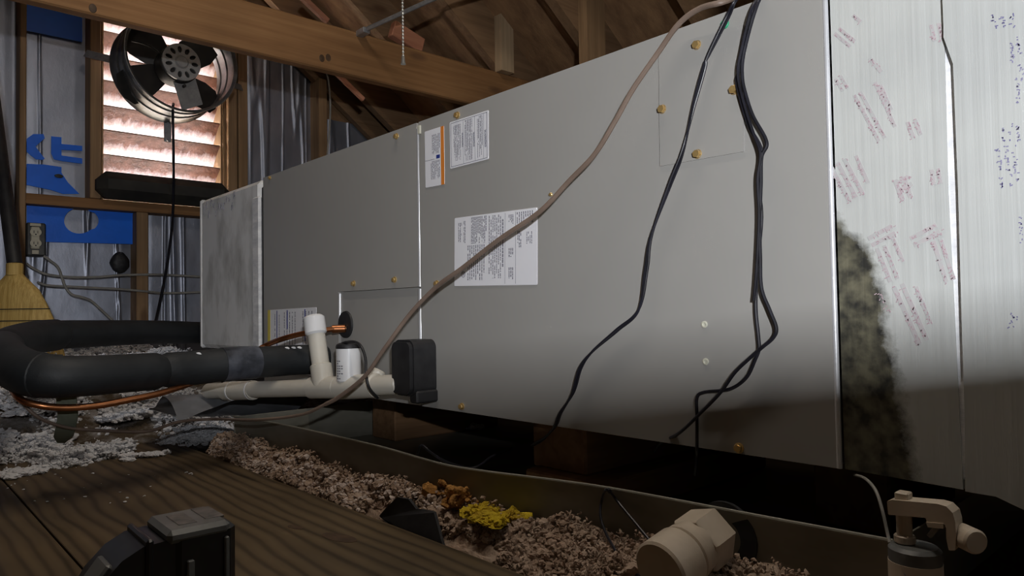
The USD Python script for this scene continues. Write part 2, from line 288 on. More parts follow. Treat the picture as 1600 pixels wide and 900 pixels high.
# ------------------------------------------------------------------ the setting
RZ, RS, YW = 2.67, 0.75, 2.90             # roof boarding height at the ridge, its slope; face of the gable studs
def roof_z(x): return RZ - RS * abs(x)
fl = thing('floor', 'dark plywood attic deck with wavy grain and a long joint', kind='structure')
X_CRACK, X_EDGE, Y_EDGE = 0.20, 0.56, 1.95
obj('deck_board', rbox(X_CRACK + 0.0012, X_EDGE, -3.85, Y_EDGE, -0.019, 0.0, 0.001), DECK, fl)
obj('deck_board', rbox(-1.02, X_CRACK - 0.0012, -3.85, Y_EDGE + 0.1, -0.019, -0.0008, 0.001), DECK, fl)
obj('deck_board', rbox(-2.24, -1.024, -3.85, Y_EDGE, -0.019, 0.0, 0.001), DECK, fl)
obj('deck_board', rbox(-3.5, -2.244, -3.85, Y_EDGE, -0.019, 0.0, 0.001), DECK, fl)
for kx, ky, rx, ry in ((530, 840, 0.013, 0.032), (462, 824, 0.006, 0.016)):
    c = P(kx, ky, Z=0)
    obj('knot', prism(affinity.rotate(affinity.scale(Point(c[0], c[1]).buffer(1, 10), rx, ry), 12), 'z', -0.004, 0.0004), KNOT, fl)
obj('joist', rbox(0.525, 0.56, -3.85, 2.88, -0.14, -0.02), WR, fl)
obj('joist', rbox(1.24, 1.28, -3.85, 2.88, -0.14, -0.004), WR, fl)
obj('joist', rbox(0.86, 0.90, -3.85, 2.88, -0.14, -0.004), WR, fl)
obj('ceiling_drywall', rbox(-3.6, 3.6, -3.95, 3.0, -0.16, -0.141), GYP, fl)

wl = thing('wall_back', 'gable end wall of foil faced boards between dark timber studs', kind='structure')
tri = Polygon([(-3.6, -0.15), (3.6, -0.15), (3.6, RZ - RS * 3.6 + 0.12), (0, RZ + 0.12), (-3.6, RZ - RS * 3.6 + 0.12)])
LX0, LX1, LZ0, LZ1 = P(158, 200, Y=2.95)[0], P(344, 200, Y=2.95)[0], P(159, 266, Y=2.95)[2] - 0.004, 1.74
hole = sbox(LX0, LZ0 - 0.13, LX1, LZ1)
obj('sheathing', prism(tri.difference(hole), 'y', 2.995, 3.02), OSB, wl)
stud_x = [(P(24, 200, Y=YW)[0] + 0.012, P(41, 200, Y=YW)[0]), (P(141, 200, Y=YW)[0], P(158, 200, Y=YW)[0]), (1.098, 1.134), (1.140, 1.178), (1.50, 1.54), (-0.02, 0.018)]
for i, (a, b) in enumerate(stud_x):
    obj('stud', rbox(a, b, YW, 2.984, -0.02 if i != 1 else P(40, 301, Y=YW)[2] + 0.001, roof_z(max(abs(a), abs(b))) - 0.16), WZ, wl)
zb0, zb1 = P(40, 317.5, Y=YW)[2], P(40, 301, Y=YW)[2]
obj('nailing_block', rbox(stud_x[0][1], 1.098, YW + 0.004, 2.984, zb0, zb1), WX, wl)
obj('stud', rbox(P(211, 420, Y=YW)[0] + 0.006, P(232, 420, Y=YW)[0], YW + 0.002, 2.984, -0.02, zb0 - 0.001), WZ, wl)
obj('bottom_plate', rbox(-3.4, 3.4, YW, 2.985, -0.06, -0.02), WX, wl)
s = math.hypot(1, RS)
obj('gable_rafter', beam((0.02, 2.945, RZ - 0.12), (3.3, 2.945, roof_z(3.3) - 0.12), 0.038, 0.14, up=V(RS, 0, 1)), WR, wl)
obj('gable_rafter', beam((-0.02, 2.945, RZ - 0.12), (-3.3, 2.945, roof_z(3.3) - 0.12), 0.038, 0.14, up=V(-RS, 0, 1)), WR, wl)
def foil(x0, x1, z0, z1, seed, amp=0.006, y=2.984):
    def fn(x, z):
        q = np.stack([x * 9, z * 0.35, np.full_like(x, seed * 7.1)], -1); q2 = np.stack([x * 9, z * 7, np.full_like(x, seed * 3.3)], -1)
        cr = np.abs(meshkit.fbm(q, 3, seed) - 0.5); edge = np.minimum(1, 30 * np.minimum(x - x0, x1 - x))
        return np.stack([x, y - 0.002 - edge * amp * (1.1 * np.exp(-(cr / 0.012) ** 2) + 0.7 * meshkit.fbm(q2, 3, seed + 5)), z], -1)
    return grid(fn, x0, x1, z0, z1, max(8, int((x1 - x0) / 0.004)), max(8, int((z1 - z0) / 0.02)))
bays = [(0.018, stud_x[0][0], -0.05, 1.9), (stud_x[0][1], stud_x[1][0], zb1, 1.75), (stud_x[0][1], 0.757, -0.05, zb0), (0.797, 1.098, -0.05, zb0), (1.178, 1.50, -0.05, 1.62), (1.54, 2.6, -0.05, 1.2), (-0.5, -0.02, -0.05, 1.9)]
for i, (a, b, z0, z1) in enumerate(bays):
    m = foil(a, b, z0, z1, 11 + i, amp=0.010 if i in (0, 2, 3) else 0.006)
    if i >= 5: m = m.copy()
    z = m.vertices[:, 2]; lim = RZ - RS * np.abs(m.vertices[:, 0]) + 0.03; m.vertices[:, 2] = np.minimum(z, lim)
    obj('foil_panel', m, FOIL, wl, smooth=True)
def on_foil(px, x=None, y=2.9735): return pxpoly(px, Y=y)
prints = [[(41.5, 6), (128.5, 28), (128.5, 66), (41.5, 48)],
          [(41.5, 217), (52, 209.5), (68, 209.5), (70, 216), (64, 221), (55.5, 229), (66, 243), (70, 248), (66, 250), (56, 249), (48, 243), (41.5, 237)],
          [(80, 213), (96, 214.5), (96, 225), (128.5, 228), (128.5, 236), (96, 234), (96, 243), (128.5, 247.5), (128.5, 256), (98, 252), (84, 249), (80, 240)],
          [(41.5, 256), (68, 257), (96, 261), (96, 270), (106, 285), (124, 303), (98, 303), (80, 297), (41.5, 289)]]
def draped(poly, y, amp=0.0):
    """flat print lying on the foil: a fine triangulated sheet"""
    m = prism(poly, 'y', y - 0.0008, y); return m
for p in prints: obj('blue_print', draped(pxpoly(p, Y=2.966), 2.966), BLUE, wl)
blk = pxpoly([(41.5, 319), (209, 331), (209, 381.5), (73, 378), (41.5, 376)], Y=2.957).difference(pxpoly([(124 + 24 * math.cos(t) * (1.25 if math.cos(t) > 0.75 else 1), 345 + 20 * math.sin(t)) for t in np.linspace(0, 2 * math.pi, 40)], Y=2.957))
obj('blue_print', draped(blk, 2.957), BLUE, wl)
c = P(92, 275, Y=2.96); obj('tear', lathe([(0, 0), (0.014, 0.0), (0.013, 0.002), (0, 0.003)], c, V(0, -1, 0), 12, 0.5), RUBBER, wl)
# louvred gable vent
lv = thing('louver_vent', 'brown louvred gable vent glowing with daylight behind the fan', 'vent')
random.seed(5)
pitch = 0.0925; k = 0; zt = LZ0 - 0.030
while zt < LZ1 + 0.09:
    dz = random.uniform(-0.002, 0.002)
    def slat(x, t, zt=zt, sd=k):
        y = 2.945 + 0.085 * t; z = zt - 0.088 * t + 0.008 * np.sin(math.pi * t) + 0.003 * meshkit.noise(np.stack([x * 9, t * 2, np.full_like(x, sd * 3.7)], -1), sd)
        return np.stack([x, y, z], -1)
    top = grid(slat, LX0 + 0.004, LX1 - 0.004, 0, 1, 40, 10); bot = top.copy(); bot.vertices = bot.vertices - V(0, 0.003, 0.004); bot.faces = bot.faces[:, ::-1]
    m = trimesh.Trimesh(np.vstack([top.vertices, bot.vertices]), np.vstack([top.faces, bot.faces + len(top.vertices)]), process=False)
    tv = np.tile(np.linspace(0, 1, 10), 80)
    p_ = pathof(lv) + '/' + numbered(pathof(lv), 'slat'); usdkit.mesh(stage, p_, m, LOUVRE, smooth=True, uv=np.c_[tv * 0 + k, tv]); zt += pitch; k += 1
obj('frame', [rbox(LX0 - 0.002, LX0 + 0.004, 2.932, 3.07, LZ0 - 0.13, LZ1), rbox(LX1 - 0.004, LX1 + 0.002, 2.932, 3.07, LZ0 - 0.13, LZ1)], WZ, lv)
obj('jamb', rbox(LX1 + 0.002, 1.098, 2.925, 2.994, LZ0 - 0.02, LZ1), WZ, lv)
LB = rbox(stud_x[1][1] - 0.02, LX1 + 0.006, 2.84, 2.93, zb1 + 0.001, LZ0 - 0.012, 0.03)  # dark rounded block filling the dark band under the vent
obj('ledge_block', LB, DARKW, None, label='dark rough block with rounded ends under the louvred vent', cat='board')

cl = thing('ceiling', 'brown roof boarding on sloping rafters', kind='structure')
def roofbox(y0, y1, x0, x1, t0, t1, side=1):
    """slab on the roof slope between x0..x1, t0..t1 above (+) or below (-) the boarding's underside"""
    nrm = V(RS, 0, 1) / s; q = []
    for x in (x0, x1):
        for t in (t0, t1):
            for y in (y0, y1):
                p = V(x, y, roof_z(x)) + nrm * t; p[0] *= side; q.append(p)
    return trimesh.convex.convex_hull(np.array(q))
xs = [0.0, 0.98, 2.18, 3.4]
for yi, (y0, y1) in enumerate(((-3.95, -1.5), (-1.497, 0.93), (0.933, 3.02))):
    for a, b in zip(xs[:-1], xs[1:]):
        obj('boarding_panel', roofbox(y0, y1, a + 0.0015, b - 0.0015, 0.0, 0.012), OSB, cl)
obj('boarding_panel', roofbox(-3.95, 3.02, 0.0, 3.4, 0.0, 0.012, -1), OSB, cl)
obj('roof_felt', [roofbox(-3.95, 3.05, 0.0, 3.6, 0.0125, 0.02), roofbox(-3.95, 3.05, 0.0, 3.6, 0.0125, 0.02, -1)], DARKW, cl)
for kk in range(-6, 3):
    y = 1.95 + 0.4064 * kk
    obj('rafter', roofbox(y, y + 0.038, 0.03, 3.38, -0.14, 0.0), WR, cl)
obj('outer_ground', rbox(-40, 40, -40, 60, -2.8, -2.7), GYP, None, smooth=False, kind='structure', label='pale ground outside far below the attic')
obj('wall_right_board', rbox(3.38, 3.42, -3.95, 3.0, -0.15, 0.4), OSB, cl)
obj('wall_left_board', rbox(-3.42, -3.38, -3.95, 3.0, -0.15, 0.4), OSB, cl)
obj('wall_front', prism(tri.difference(sbox(FILL_WIN[0], FILL_WIN[2], FILL_WIN[1], FILL_WIN[3])), 'y', -3.95, -3.92), OSB, None, kind='structure', label='plain boarded gable behind the camera')
fill_win = thing('added_window_1', 'added frosted window that houses the fill light behind the camera', kind='structure')
obj('fill_backing', rbox(FILL_WIN[0] - 0.01, FILL_WIN[1] + 0.01, -3.975, -3.955, FILL_WIN[2] - 0.01, FILL_WIN[3] + 0.01), PVCW, fill_win)  # opaque backing closes the opening behind the added fill light
obj('frame', prism(sbox(FILL_WIN[0], FILL_WIN[2], FILL_WIN[1], FILL_WIN[3]).difference(sbox(FILL_WIN[0] + .04, FILL_WIN[2] + .04, FILL_WIN[1] - .04, FILL_WIN[3] - .04)), 'y', -3.955, -3.938), WX, fill_win)

tb = thing('timber_beam', 'heavy orange-brown timber beam running across above the air handler', 'beam')
bz0, bz1, BY = 1.036, 1.178, 1.94
def beam_mesh():
    m = rbox(-2.05, 1.96, BY - 0.0, BY + 0.038, bz0, bz1, 0.004); return m
obj('timber', beam_mesh(), WX, tb)
for a, b in ((145, 13), (513, 90), (503, 91)):
    c = P(a, b, Y=BY); obj('knot', lathe([(0, 0.001), (0.009, 0.001), (0.008, 0.002), (0, 0.0025)], c + V(0, 0.0012, 0), V(0, -1, 0), 14, 1.3), KNOT, tb)
PALEW = wood('pale_post_timber', (0.33, 0.235, 0.14), (0.46, 0.34, 0.215), 2)
for i, (px, yy, lab) in enumerate(((793, 1.949, 'pale upright timber post standing on the end of the beam'), (932, 1.5425, 'brown timber post rising behind the middle of the air handler top'), (1250, 1.136, 'dark timber post behind the top right of the air handler'))):
    xc = P(px, 60, Y=yy - 0.038)[0]; hw = 0.030 if i == 0 else 0.044; y0, y1 = yy - 0.038, yy
    m = prism([(xc - hw, bz1 - 0.001 if i == 0 else -0.004), (xc + hw, bz1 - 0.001 if i == 0 else -0.004), (xc + hw, roof_z(xc + hw) - 0.001), (xc - hw, roof_z(xc - hw) - 0.001)], 'y', y0, y1)
    obj('timber_post', m, PALEW if i == 0 else WZ, None, label=lab, cat='post')
# conduit and lath in the roof space
a, b = P(572, 46, Y=1.90), P(700, -12, Y=1.60)
cd = thing('conduit', 'thin dark metal conduit slanting up from the beam to the roof', 'pipe')
obj('pipe', tube([a, (a + b) / 2, b, b + (b - a) * 0.6], 0.007, 10, 4), GALV, cd)
obj('strap', rbox(a[0] - 0.012, a[0] + 0.012, 1.895, 1.942, a[2] - 0.012, a[2] + 0.006, 0.002), GALV, cd)
obj('timber_brace', beam(P(612, 45, Y=1.985), P(658, 74, Y=1.985), 0.03, 0.055), wood('reddish_timber', (0.30, 0.12, 0.07), (0.42, 0.19, 0.11), 0), None, label='short reddish timber brace on the back of the beam behind the pull chain', cat='brace')
obj('lit_rafter_edge', beam(P(470, -6, Y=2.30), P(512, 34, Y=2.30), 0.02, 0.02), wood('lit_edge_red', (0.34, 0.14, 0.08), (0.46, 0.21, 0.13), 0), None, label='thin reddish lath with the light painted in, rising above the beam, left of the pull chain', cat='rafter_edge')  # reddish strip paints in the lit lower edge of a rafter
obj('lit_rafter_edge', beam(P(524, 113, Y=2.30), P(568, 156, Y=2.30), 0.016, 0.016), UsdShade.Material.Get(stage, '/World/Looks/lit_edge_red'), None, label='thin reddish lath with the light painted in, slanting down just below the beam', cat='rafter_edge')  # second strip painting in a lit rafter edge

# ------------------------------------------------------------------ air handler
XF, Y0, Y1, Z0, Z1 = 0.76, 0.326, 1.774, 0.129, 0.653
ah = thing('air_handler', 'large grey steel air handler cabinet lying on its side on wood blocks', 'air handler')
obj('body', rbox(XF + 0.006, 1.30, Y0 + 0.004, Y1 - 0.002, Z0 + 0.001, Z1 - 0.002, 0.003), CAB, ah)
YS, YL, ZL = 1.088, 1.386, P(529, 456, X=XF)[2]
obj('access_panel', prism(sbox(Y0 + 0.004, Z0, YS - 0.006, Z1), 'x', XF, XF + 0.0065), CAB, ah)
upper = Polygon([(YS + 0.001, Z1), (Y1, Z1), (Y1, Z0), (YL + 0.003, Z0), (YL + 0.003, ZL), (YS + 0.001, ZL)])
obj('coil_panel', prism(upper, 'x', XF, XF + 0.0065), CAB, ah)
obj('pipe_panel', prism(sbox(YS + 0.001, Z0, YL - 0.003, ZL - 0.003), 'x', XF + 0.003, XF + 0.0065), CAB, ah)
def edge_strip(y, z0, z1, r=0.0035):
    return cyl((XF + 0.002, y, z0), (XF + 0.002, y, z1), r, 12)
obj('panel_edge', edge_strip(YS - 0.0025, ZL, Z1 - 0.012), EDGE, ah, label='bright folded metal edge')
obj('panel_edge', edge_strip(YS - 0.0025, Z0 + 0.004, ZL - 0.004, 0.0042), EDGE, ah)
obj('panel_edge', edge_strip(YL - 0.0, ZL - 0.075, ZL - 0.004, 0.0032), EDGE, ah)
obj('panel_edge', edge_strip(Y0 + 0.0028, Z0, Z1, 0.0030), EDGE, ah)
cov = pxpoly([(1030, 76), (1162, 39), (1163, 237), (1032, 260)], X=XF)
obj('cover_plate', prism(cov, 'x', XF - 0.0016, XF), CAB, ah)
HEXA = [(math.cos(t), math.sin(t)) for t in np.linspace(0, 2 * math.pi, 6, endpoint=False) + 0.3]
def screw(px, py, r, parent, big=False):
    c = P(px, py, X=XF)
    w = lathe([(0, 0.004), (r, 0.004), (r, 0.0052), (r * 0.75, 0.006)], c + V(0.004, 0, 0), V(-1, 0, 0), 18)
    h = prism([(c[1] + r * .72 * a, c[2] + r * .72 * b) for a, b in HEXA], 'x', XF - 0.001 - r * 0.75, XF - 0.001)
    obj('screw', [w, h], BRASS, parent, smooth=20)
for px, py in ((1090, 71), (1036, 171), (1148, 141), (1091, 241)): screw(px, py, 0.0068, ah)
for px, py, r in ((715, 180, .0062), (620, 213, .006), (553, 443, .0062), (617, 437, .006), (683, 443, .0058), (861, 304, .003), (722, 635, .006), (1155, 700, .0062), (422, 278, .005)): screw(px, py, r, ah)
for px, py in ((1101, 507), (1103, 565)):
    c = P(px, py, X=XF); obj('hole_plug', lathe([(0.0022, 0.0), (0.0042, 0.0), (0.0042, 0.0012), (0.0026, 0.0016), (0.0018, 0.0002), (0, 0.0002)], c, V(-1, 0, 0), 18), PALEPL, ah, label='small pale ring plug')
c = P(1133, 38, X=XF); obj('indicator', lathe([(0.0055, 0), (0.0055, 0.002), (0.004, 0.003), (0, 0.0034)], c, V(-1, 0, 0), 18), GREEN, ah, label='small round green plastic plug')
c = P(656, 203, X=XF); obj('clip', rbox(XF - 0.003, XF + 0.002, c[1] - 0.004, c[1] + 0.004, c[2] - 0.008, c[2] + 0.008, 0.001), PALEPL, ah)
c = P(541, 507, X=XF + 0.003); obj('grommet', lathe([(0, 0.006), (0.014, 0.006), (0.024, 0.006), (0.028, 0.004), (0.029, 0.0)], c, V(-1, 0, 0), 28), RUBBER, ah, label='round black rubber grommet')
# stickers; their small print cannot be read in the photograph and is laid out as lines of broken strokes
def sticker(name, px, label, columns, seed, bands=(), border=None, words=()):
    rnd = random.Random(seed); poly = pxpoly(px, X=XF)
    st = obj(name, prism(poly.buffer(-0.002).buffer(0.002), 'x', XF - 0.0008, XF), STICK, ah, label=label)
    tl, tr, br, bl = [np.array(poly.exterior.coords[i]) for i in range(4)]
    def at(u, v): return (tl * (1 - u) + tr * u) * (1 - v) + (bl * (1 - u) + br * u) * v
    bars = []
    def bar(u0, u1, v0, v1): bars.append(prism([at(u0, v0), at(u1, v0), at(u1, v1), at(u0, v1)], 'x', XF - 0.0010, XF - 0.0007))
    for u0, u1, v0, v1, lines, fill in columns:
        w = (u1 - u0) / lines
        for i in range(lines):
            v = v0; end = v0 + (v1 - v0) * (1 if rnd.random() < 0.6 else rnd.uniform(0.55, 1))
            while v < end:
                L = rnd.uniform(0.015, 0.06)
                if rnd.random() < 0.9: bar(u0 + w * i + w * 0.5 * (1 - fill), u0 + w * i + w * 0.5 * (1 + fill), v, min(end, v + L * 0.8))
                v += L
    if border:
        for e in border: bar(*e)
    obj('fine_print', bars, INK, st, smooth=False)
    for u0, u1, v0, v1, mat in bands:
        obj('colour_band', prism([at(u0, v0), at(u1, v0), at(u1, v1), at(u0, v1)], 'x', XF - 0.0011, XF - 0.0007), mat, st, smooth=False)
    for text, u, v, h in words:
        t = meshkit.text_mesh(text, h, 0.0003, bold=True); q = np.array(t.vertices); o = at(u, v)
        t = trimesh.Trimesh(np.c_[XF - 0.0009 - q[:, 2], o[0] - q[:, 1], o[1] - q[:, 0]], t.faces, process=False)
        obj('lettering', t, INK, st, smooth=False)
    return st
sticker('warning_sticker', [(664, 206), (694, 196.5), (695, 288), (665.5, 293.5)], 'narrow white sticker with an orange stripe', [(0.38, 0.80, 0.10, 0.44, 7, 0.45), (0.30, 0.78, 0.56, 0.88, 8, 0.45)], 21,
        bands=[(0.84, 1.0, 0.0, 1.0, ORANGE), (0.60, 0.78, 0.47, 0.53, INKB)], border=[(0.0, 0.5, 0.525, 0.532)])
sticker('warning_sticker', [(703, 191.5), (763.5, 172), (764, 248.5), (704, 264)], 'white warning sticker covered in upright lines of print', [(0.10, 0.30, 0.10, 0.86, 9, 0.5), (0.40, 0.60, 0.06, 0.92, 9, 0.5), (0.72, 0.86, 0.06, 0.92, 6, 0.5)], 22,
        border=[(0.03, 0.04, 0.03, 0.97), (0.96, 0.97, 0.03, 0.97), (0.03, 0.97, 0.03, 0.04), (0.03, 0.97, 0.96, 0.97), (0.36, 0.366, 0.03, 0.97), (0.66, 0.666, 0.03, 0.97), (0.88, 0.886, 0.03, 0.97)],
        words=[('WARNING', 0.905, 0.38, 0.0042), ('WARNING', 0.33, 0.30, 0.0036), ('WARNING', 0.62, 0.36, 0.0036)])
rp = sticker('rating_plate', [(711, 341), (840, 324), (840, 445), (710.5, 447)], 'large square white rating plate of fine print',
        [(0.05, 0.10, 0.08, 0.36, 4, 0.5), (0.12, 0.15, 0.06, 0.38, 2, 0.5), (0.22, 0.42, 0.02, 0.40, 12, 0.55), (0.17, 0.40, 0.42, 0.92, 9, 0.4), (0.44, 0.60, 0.03, 0.90, 7, 0.4), (0.60, 0.63, 0.10, 0.95, 1, 0.5), (0.68, 0.74, 0.05, 0.18, 4, 0.5), (0.77, 0.96, 0.03, 0.18, 8, 0.4), (0.68, 0.74, 0.50, 0.62, 3, 0.5), (0.68, 0.74, 0.76, 0.92, 3, 0.5), (0.78, 0.83, 0.28, 0.50, 3, 0.5), (0.88, 0.95, 0.30, 0.46, 4, 0.4)], 23,
        border=[(0.64, 0.643, 0.02, 0.98), (0.76, 0.763, 0.02, 0.98)])
c = P(724.5, 428.5, X=XF); obj('round_mark', prism(Point(c[1], c[2]).buffer(0.0055).difference(Point(c[1], c[2]).buffer(0.0045)).union(sbox(c[1] - .0022, c[2] - .0026, c[1] - .0008, c[2] + .0026)).union(sbox(c[1] + .0008, c[2] - .0026, c[1] + .0022, c[2] + .0026)), 'x', XF - 0.0011, XF - 0.0007), INK, rp, smooth=False)
sticker('wiring_sticker', [(419, 484.5), (494.5, 480), (494.5, 588), (419, 575)], 'white data sheet with yellow edge and blue lines', [(0.14, 0.28, 0.05, 0.5, 3, 0.25), (0.34, 0.62, 0.05, 0.9, 5, 0.25), (0.72, 0.95, 0.05, 0.9, 4, 0.25)], 24,
        bands=[(0.0, 0.055, 0.0, 1.0, YELLOW), (0.20, 0.215, 0.02, 0.8, INKB), (0.42, 0.438, 0.02, 0.32, INKB), (0.78, 0.795, 0.02, 0.5, INKB)])

# supply plenum on the far end
PY = 2.243
sp = thing('supply_plenum', 'stained silver duct board plenum on the far end of the air handler', 'duct')
obj('body', rbox(XF + 0.004, 1.28, Y1 + 0.034, PY, 0.205, 0.655, 0.012), DUCTL, sp)
obj('collar', rbox(XF + 0.010, 1.27, Y1 - 0.001, Y1 + 0.04, 0.215, 0.640, 0.008), RUBBER, sp, label='dark recessed collar')
obj('foil_tape', rbox(XF + 0.0005, XF + 0.012, Y1 + 0.030, Y1 + 0.075, 0.21, 0.612, 0.005), FOILTAPE, sp)
obj('foil_tape', rbox(XF + 0.001, XF + 0.02, PY - 0.014, PY + 0.002, 0.205, 0.655, 0.005), DUCTL, sp)
rnd = random.Random(8); marks = []
for i in range(13):
    y = PY - 0.03 - i * 0.020; z = 0.625 - 0.02 * (i % 3 == 2) + rnd.uniform(-.01, .01)
    for q in range(3): marks.append(beam((XF + 0.0035, y + rnd.uniform(-.006, .006), z + rnd.uniform(-.014, .014)), (XF + 0.0035, y + rnd.uniform(-.008, .008), z + rnd.uniform(-.014, .014)), 0.0012, 0.0022, up=V(1, 0, 0), b=0.0002))
obj('marker_scrawl', marks, INK, sp, label='smudged dark marker scrawl along the top', kind='stuff')

# return plenum on the near end
rpn = thing('return_plenum', 'white mastic coated return duct with faint pink print and a black mould stain', 'duct')
yA0 = P(1478, 300, X=XF + 0.004)[1]; yB1 = P(1499, 400, X=XF)[1]
obj('body', rbox(XF + 0.012, 1.32, -0.75, Y0 + 0.001, 0.131, 0.86, 0.004), FOIL, rpn)
obj('collar_board', prism([(Y0 - 0.002, 0.129), (Y0 - 0.002, 0.86), (P(1474, 60, X=XF)[1], 0.86), (P(1474, 60, X=XF)[1], P(1474, 60, X=XF)[2]), (P(1480, 300, X=XF)[1], P(1480, 300, X=XF)[2]), (P(1488, 450, X=XF)[1], P(1488, 450, X=XF)[2]), (P(1503, 766, X=XF)[1], P(1503, 766, X=XF)[2])], 'x', XF + 0.003, XF + 0.013), DUCTA, rpn, label='white coated board with black mould')
obj('duct_board', prism([P(a, b, X=XF - 0.002)[1:] for a, b in ((1474, 40), (1474, 58), (1489, 100), (1497, 300), (1503, 520), (1507, 640), (1508, 768), (1556, 776), (1600, 797))] + [(-0.2, P(1600, 797, X=XF)[2]), (-0.75, 0.10), (-0.75, 0.86), (P(1474, 40, X=XF)[1], 0.86)], 'x', XF - 0.002, XF + 0.013), DUCTB, rpn)
obj('foil_tape', rbox(XF + 0.0045, XF + 0.0125, 0.19, 0.24, 0.135, 0.86, 0.002), FOILTAPE, rpn, label='crumpled shiny foil tape in the seam')
# unreadable slanting print: rows of small broken strokes
rnd = random.Random(14)
wash = []
def scribble(px, py, ang, length, rows, size, X, dens=0.8, step=0.62):
    out = []; ca, sa = math.cos(math.radians(ang)), math.sin(math.radians(ang))
    for r_ in range(rows):
        cx, cy = px - sa * r_ * size * 1.5, py + ca * r_ * size * 1.5; h = size * 0.42
        qd = [(cx - sa * a_ + ca * b_, cy + ca * a_ + sa * b_) for a_, b_ in ((-h, -2), (-h, length), (h, length), (h, -2))]
        wash.append(Polygon([P(a_, b_, X=X)[1:] for a_, b_ in qd]))
        t = 0.0
        while t < length:
            if rnd.random() < dens:
                for _ in range(2):
                    if rnd.random() < .25: continue
                    a0, b0 = px + ca * t - sa * r_ * size * 1.5 + rnd.uniform(-size, size) * .4, py + sa * t + ca * r_ * size * 1.5 + rnd.uniform(-size, size) * .4
                    ph = rnd.choice([0, 90, 90, 45]) + ang; L = size * rnd.uniform(.25, .6)
                    a1, b1 = a0 + math.cos(math.radians(ph)) * L, b0 + math.sin(math.radians(ph)) * L
                    p, q = P(a0, b0, X=X), P(a1, b1, X=X)
                    out.append(beam(p, q, 0.0002, 0.0010, up=np.cross(V(1, 0, 0), q - p), b=0.00005))
            t += size * step * 0.8
    return out
pk = []
for a in ((1345, 145, 62, 80, 2, 7), (1368, 130, 66, 75, 1, 7), (1376, 135, 66, 40, 1, 8), (1320, 250, 62, 60, 3, 8), (1338, 245, 66, 45, 1, 7), (1360, 92, 50, 26, 1, 8), (1312, 45, 40, 30, 2, 7), (1334, 25, 40, 14, 1, 7), (1358, 372, -28, 40, 2, 8), (1424, 372, -28, 44, 2, 8),
          (1382, 385, 68, 55, 2, 8), (1395, 372, 66, 40, 1, 7), (1470, 375, 72, 65, 2, 8), (1410, 445, 66, 95, 2, 9), (1432, 450, 68, 60, 1, 7), (1430, 188, 70, 24, 2, 8), (1412, 278, 70, 32, 2, 9), (1467, 38, 78, 24, 2, 8), (1402, 286, -30, 20, 2, 8), (1314, 120, 60, 20, 2, 6), (1466, 265, 80, 22, 2, 7)):
    pk += scribble(*a, X=XF + 0.0026)
pk += scribble(1370, 452, 62, 40, 1, 8, XF + 0.0026)
obj('print_wash', prism(unary_union(wash[:-1]), 'x', XF + 0.0027, XF + 0.0031), WASH, rpn, smooth=False, kind='stuff'); wash = []
obj('printed_marks', pk, PINK, rpn, smooth=False, kind='stuff', label='faint pink slanting print')
pk = []
for a in ((1580, 18, 80, 24, 3, 9), (1592, 60, 84, 60, 2, 8), (1592, 195, 88, 26, 3, 8), (1586, 228, 84, 60, 3, 9), (1590, 120, 86, 40, 1, 7), (1583, 490, 60, 16, 2, 8), (1596, 340, 88, 40, 1, 7)):
    pk += scribble(*a, X=XF - 0.0021)
obj('printed_marks', pk, PURPLE, rpn, smooth=False, kind='stuff', label='dark purple print along the right edge')
# ------------------------------------------------------------------ drain pan and supports
pan = thing('drain_pan', 'long grey sheet metal drain pan under the air handler', 'pan')
RIM = [P(a, b, Z=0.082) for a, b in ((1395, 846), (1180, 806), (950, 763), (820, 745), (700, 728), (600, 700), (480, 672), (420, 660), (366, 651))]
rim = smooth_path(RIM, 6)
near = rim[0] + V(0.0, -0.035, -0.002)
front = []
outer = np.vstack([rim])
top_v = outer; lean = V(0.004, 0, 0)
def wall_sheet(path, z_lo, t):
    vs, fs = [], []; n = len(path)
    for k, (p, off) in enumerate([(q, o) for o in (0, 1) for q in path]):
        vs += [V(p[0] + off * t + 0.006, p[1], z_lo), V(p[0] + off * t, p[1], p[2])]
    for i in range(n - 1):
        a = 2 * i; b = 2 * (n + i)
        fs += [[a, a + 2, a + 3], [a, a + 3, a + 1], [b, b + 3, b + 2], [b, b + 1, b + 3], [a + 1, a + 3, b + 3], [a + 1, b + 3, b + 1], [a, b + 2, a + 2], [a, b, b + 2]]
    for a, b in ((0, 2 * n), (2 * n - 2, 4 * n - 2)): fs += [[a, a + 1, b + 1], [a, b + 1, b]]
    m = trimesh.Trimesh(np.array(vs), fs, process=False); m.fix_normals(); return m
obj('front_wall', wall_sheet(rim, 0.0, 0.0016), PAN, pan, smooth=50)
obj('rim_hem', tube([p + V(0.0008, 0, 0) for p in rim[::3]] + [rim[-1] + V(0.0008, 0, 0)], 0.0022, 8, 3), PAN, pan)
base = Polygon([(p[0] + 0.007, p[1]) for p in rim] + [(1.40, rim[-1][1]), (1.40, rim[0][1])])
obj('base', prism(base, 'z', -0.003, 0.0005), PAN, pan)
obj('end_wall', rbox(rim[0][0], 1.40, rim[0][1] - 0.002, rim[0][1], 0.0, 0.082, 0.0005), PAN, pan)
obj('end_wall', rbox(rim[-1][0], 1.40, rim[-1][1], rim[-1][1] + 0.002, 0.0, 0.082, 0.0005), PAN, pan)
obj('back_wall', rbox(1.40, 1.402, rim[0][1], rim[-1][1], 0.0, 0.082, 0.0005), PAN, pan)

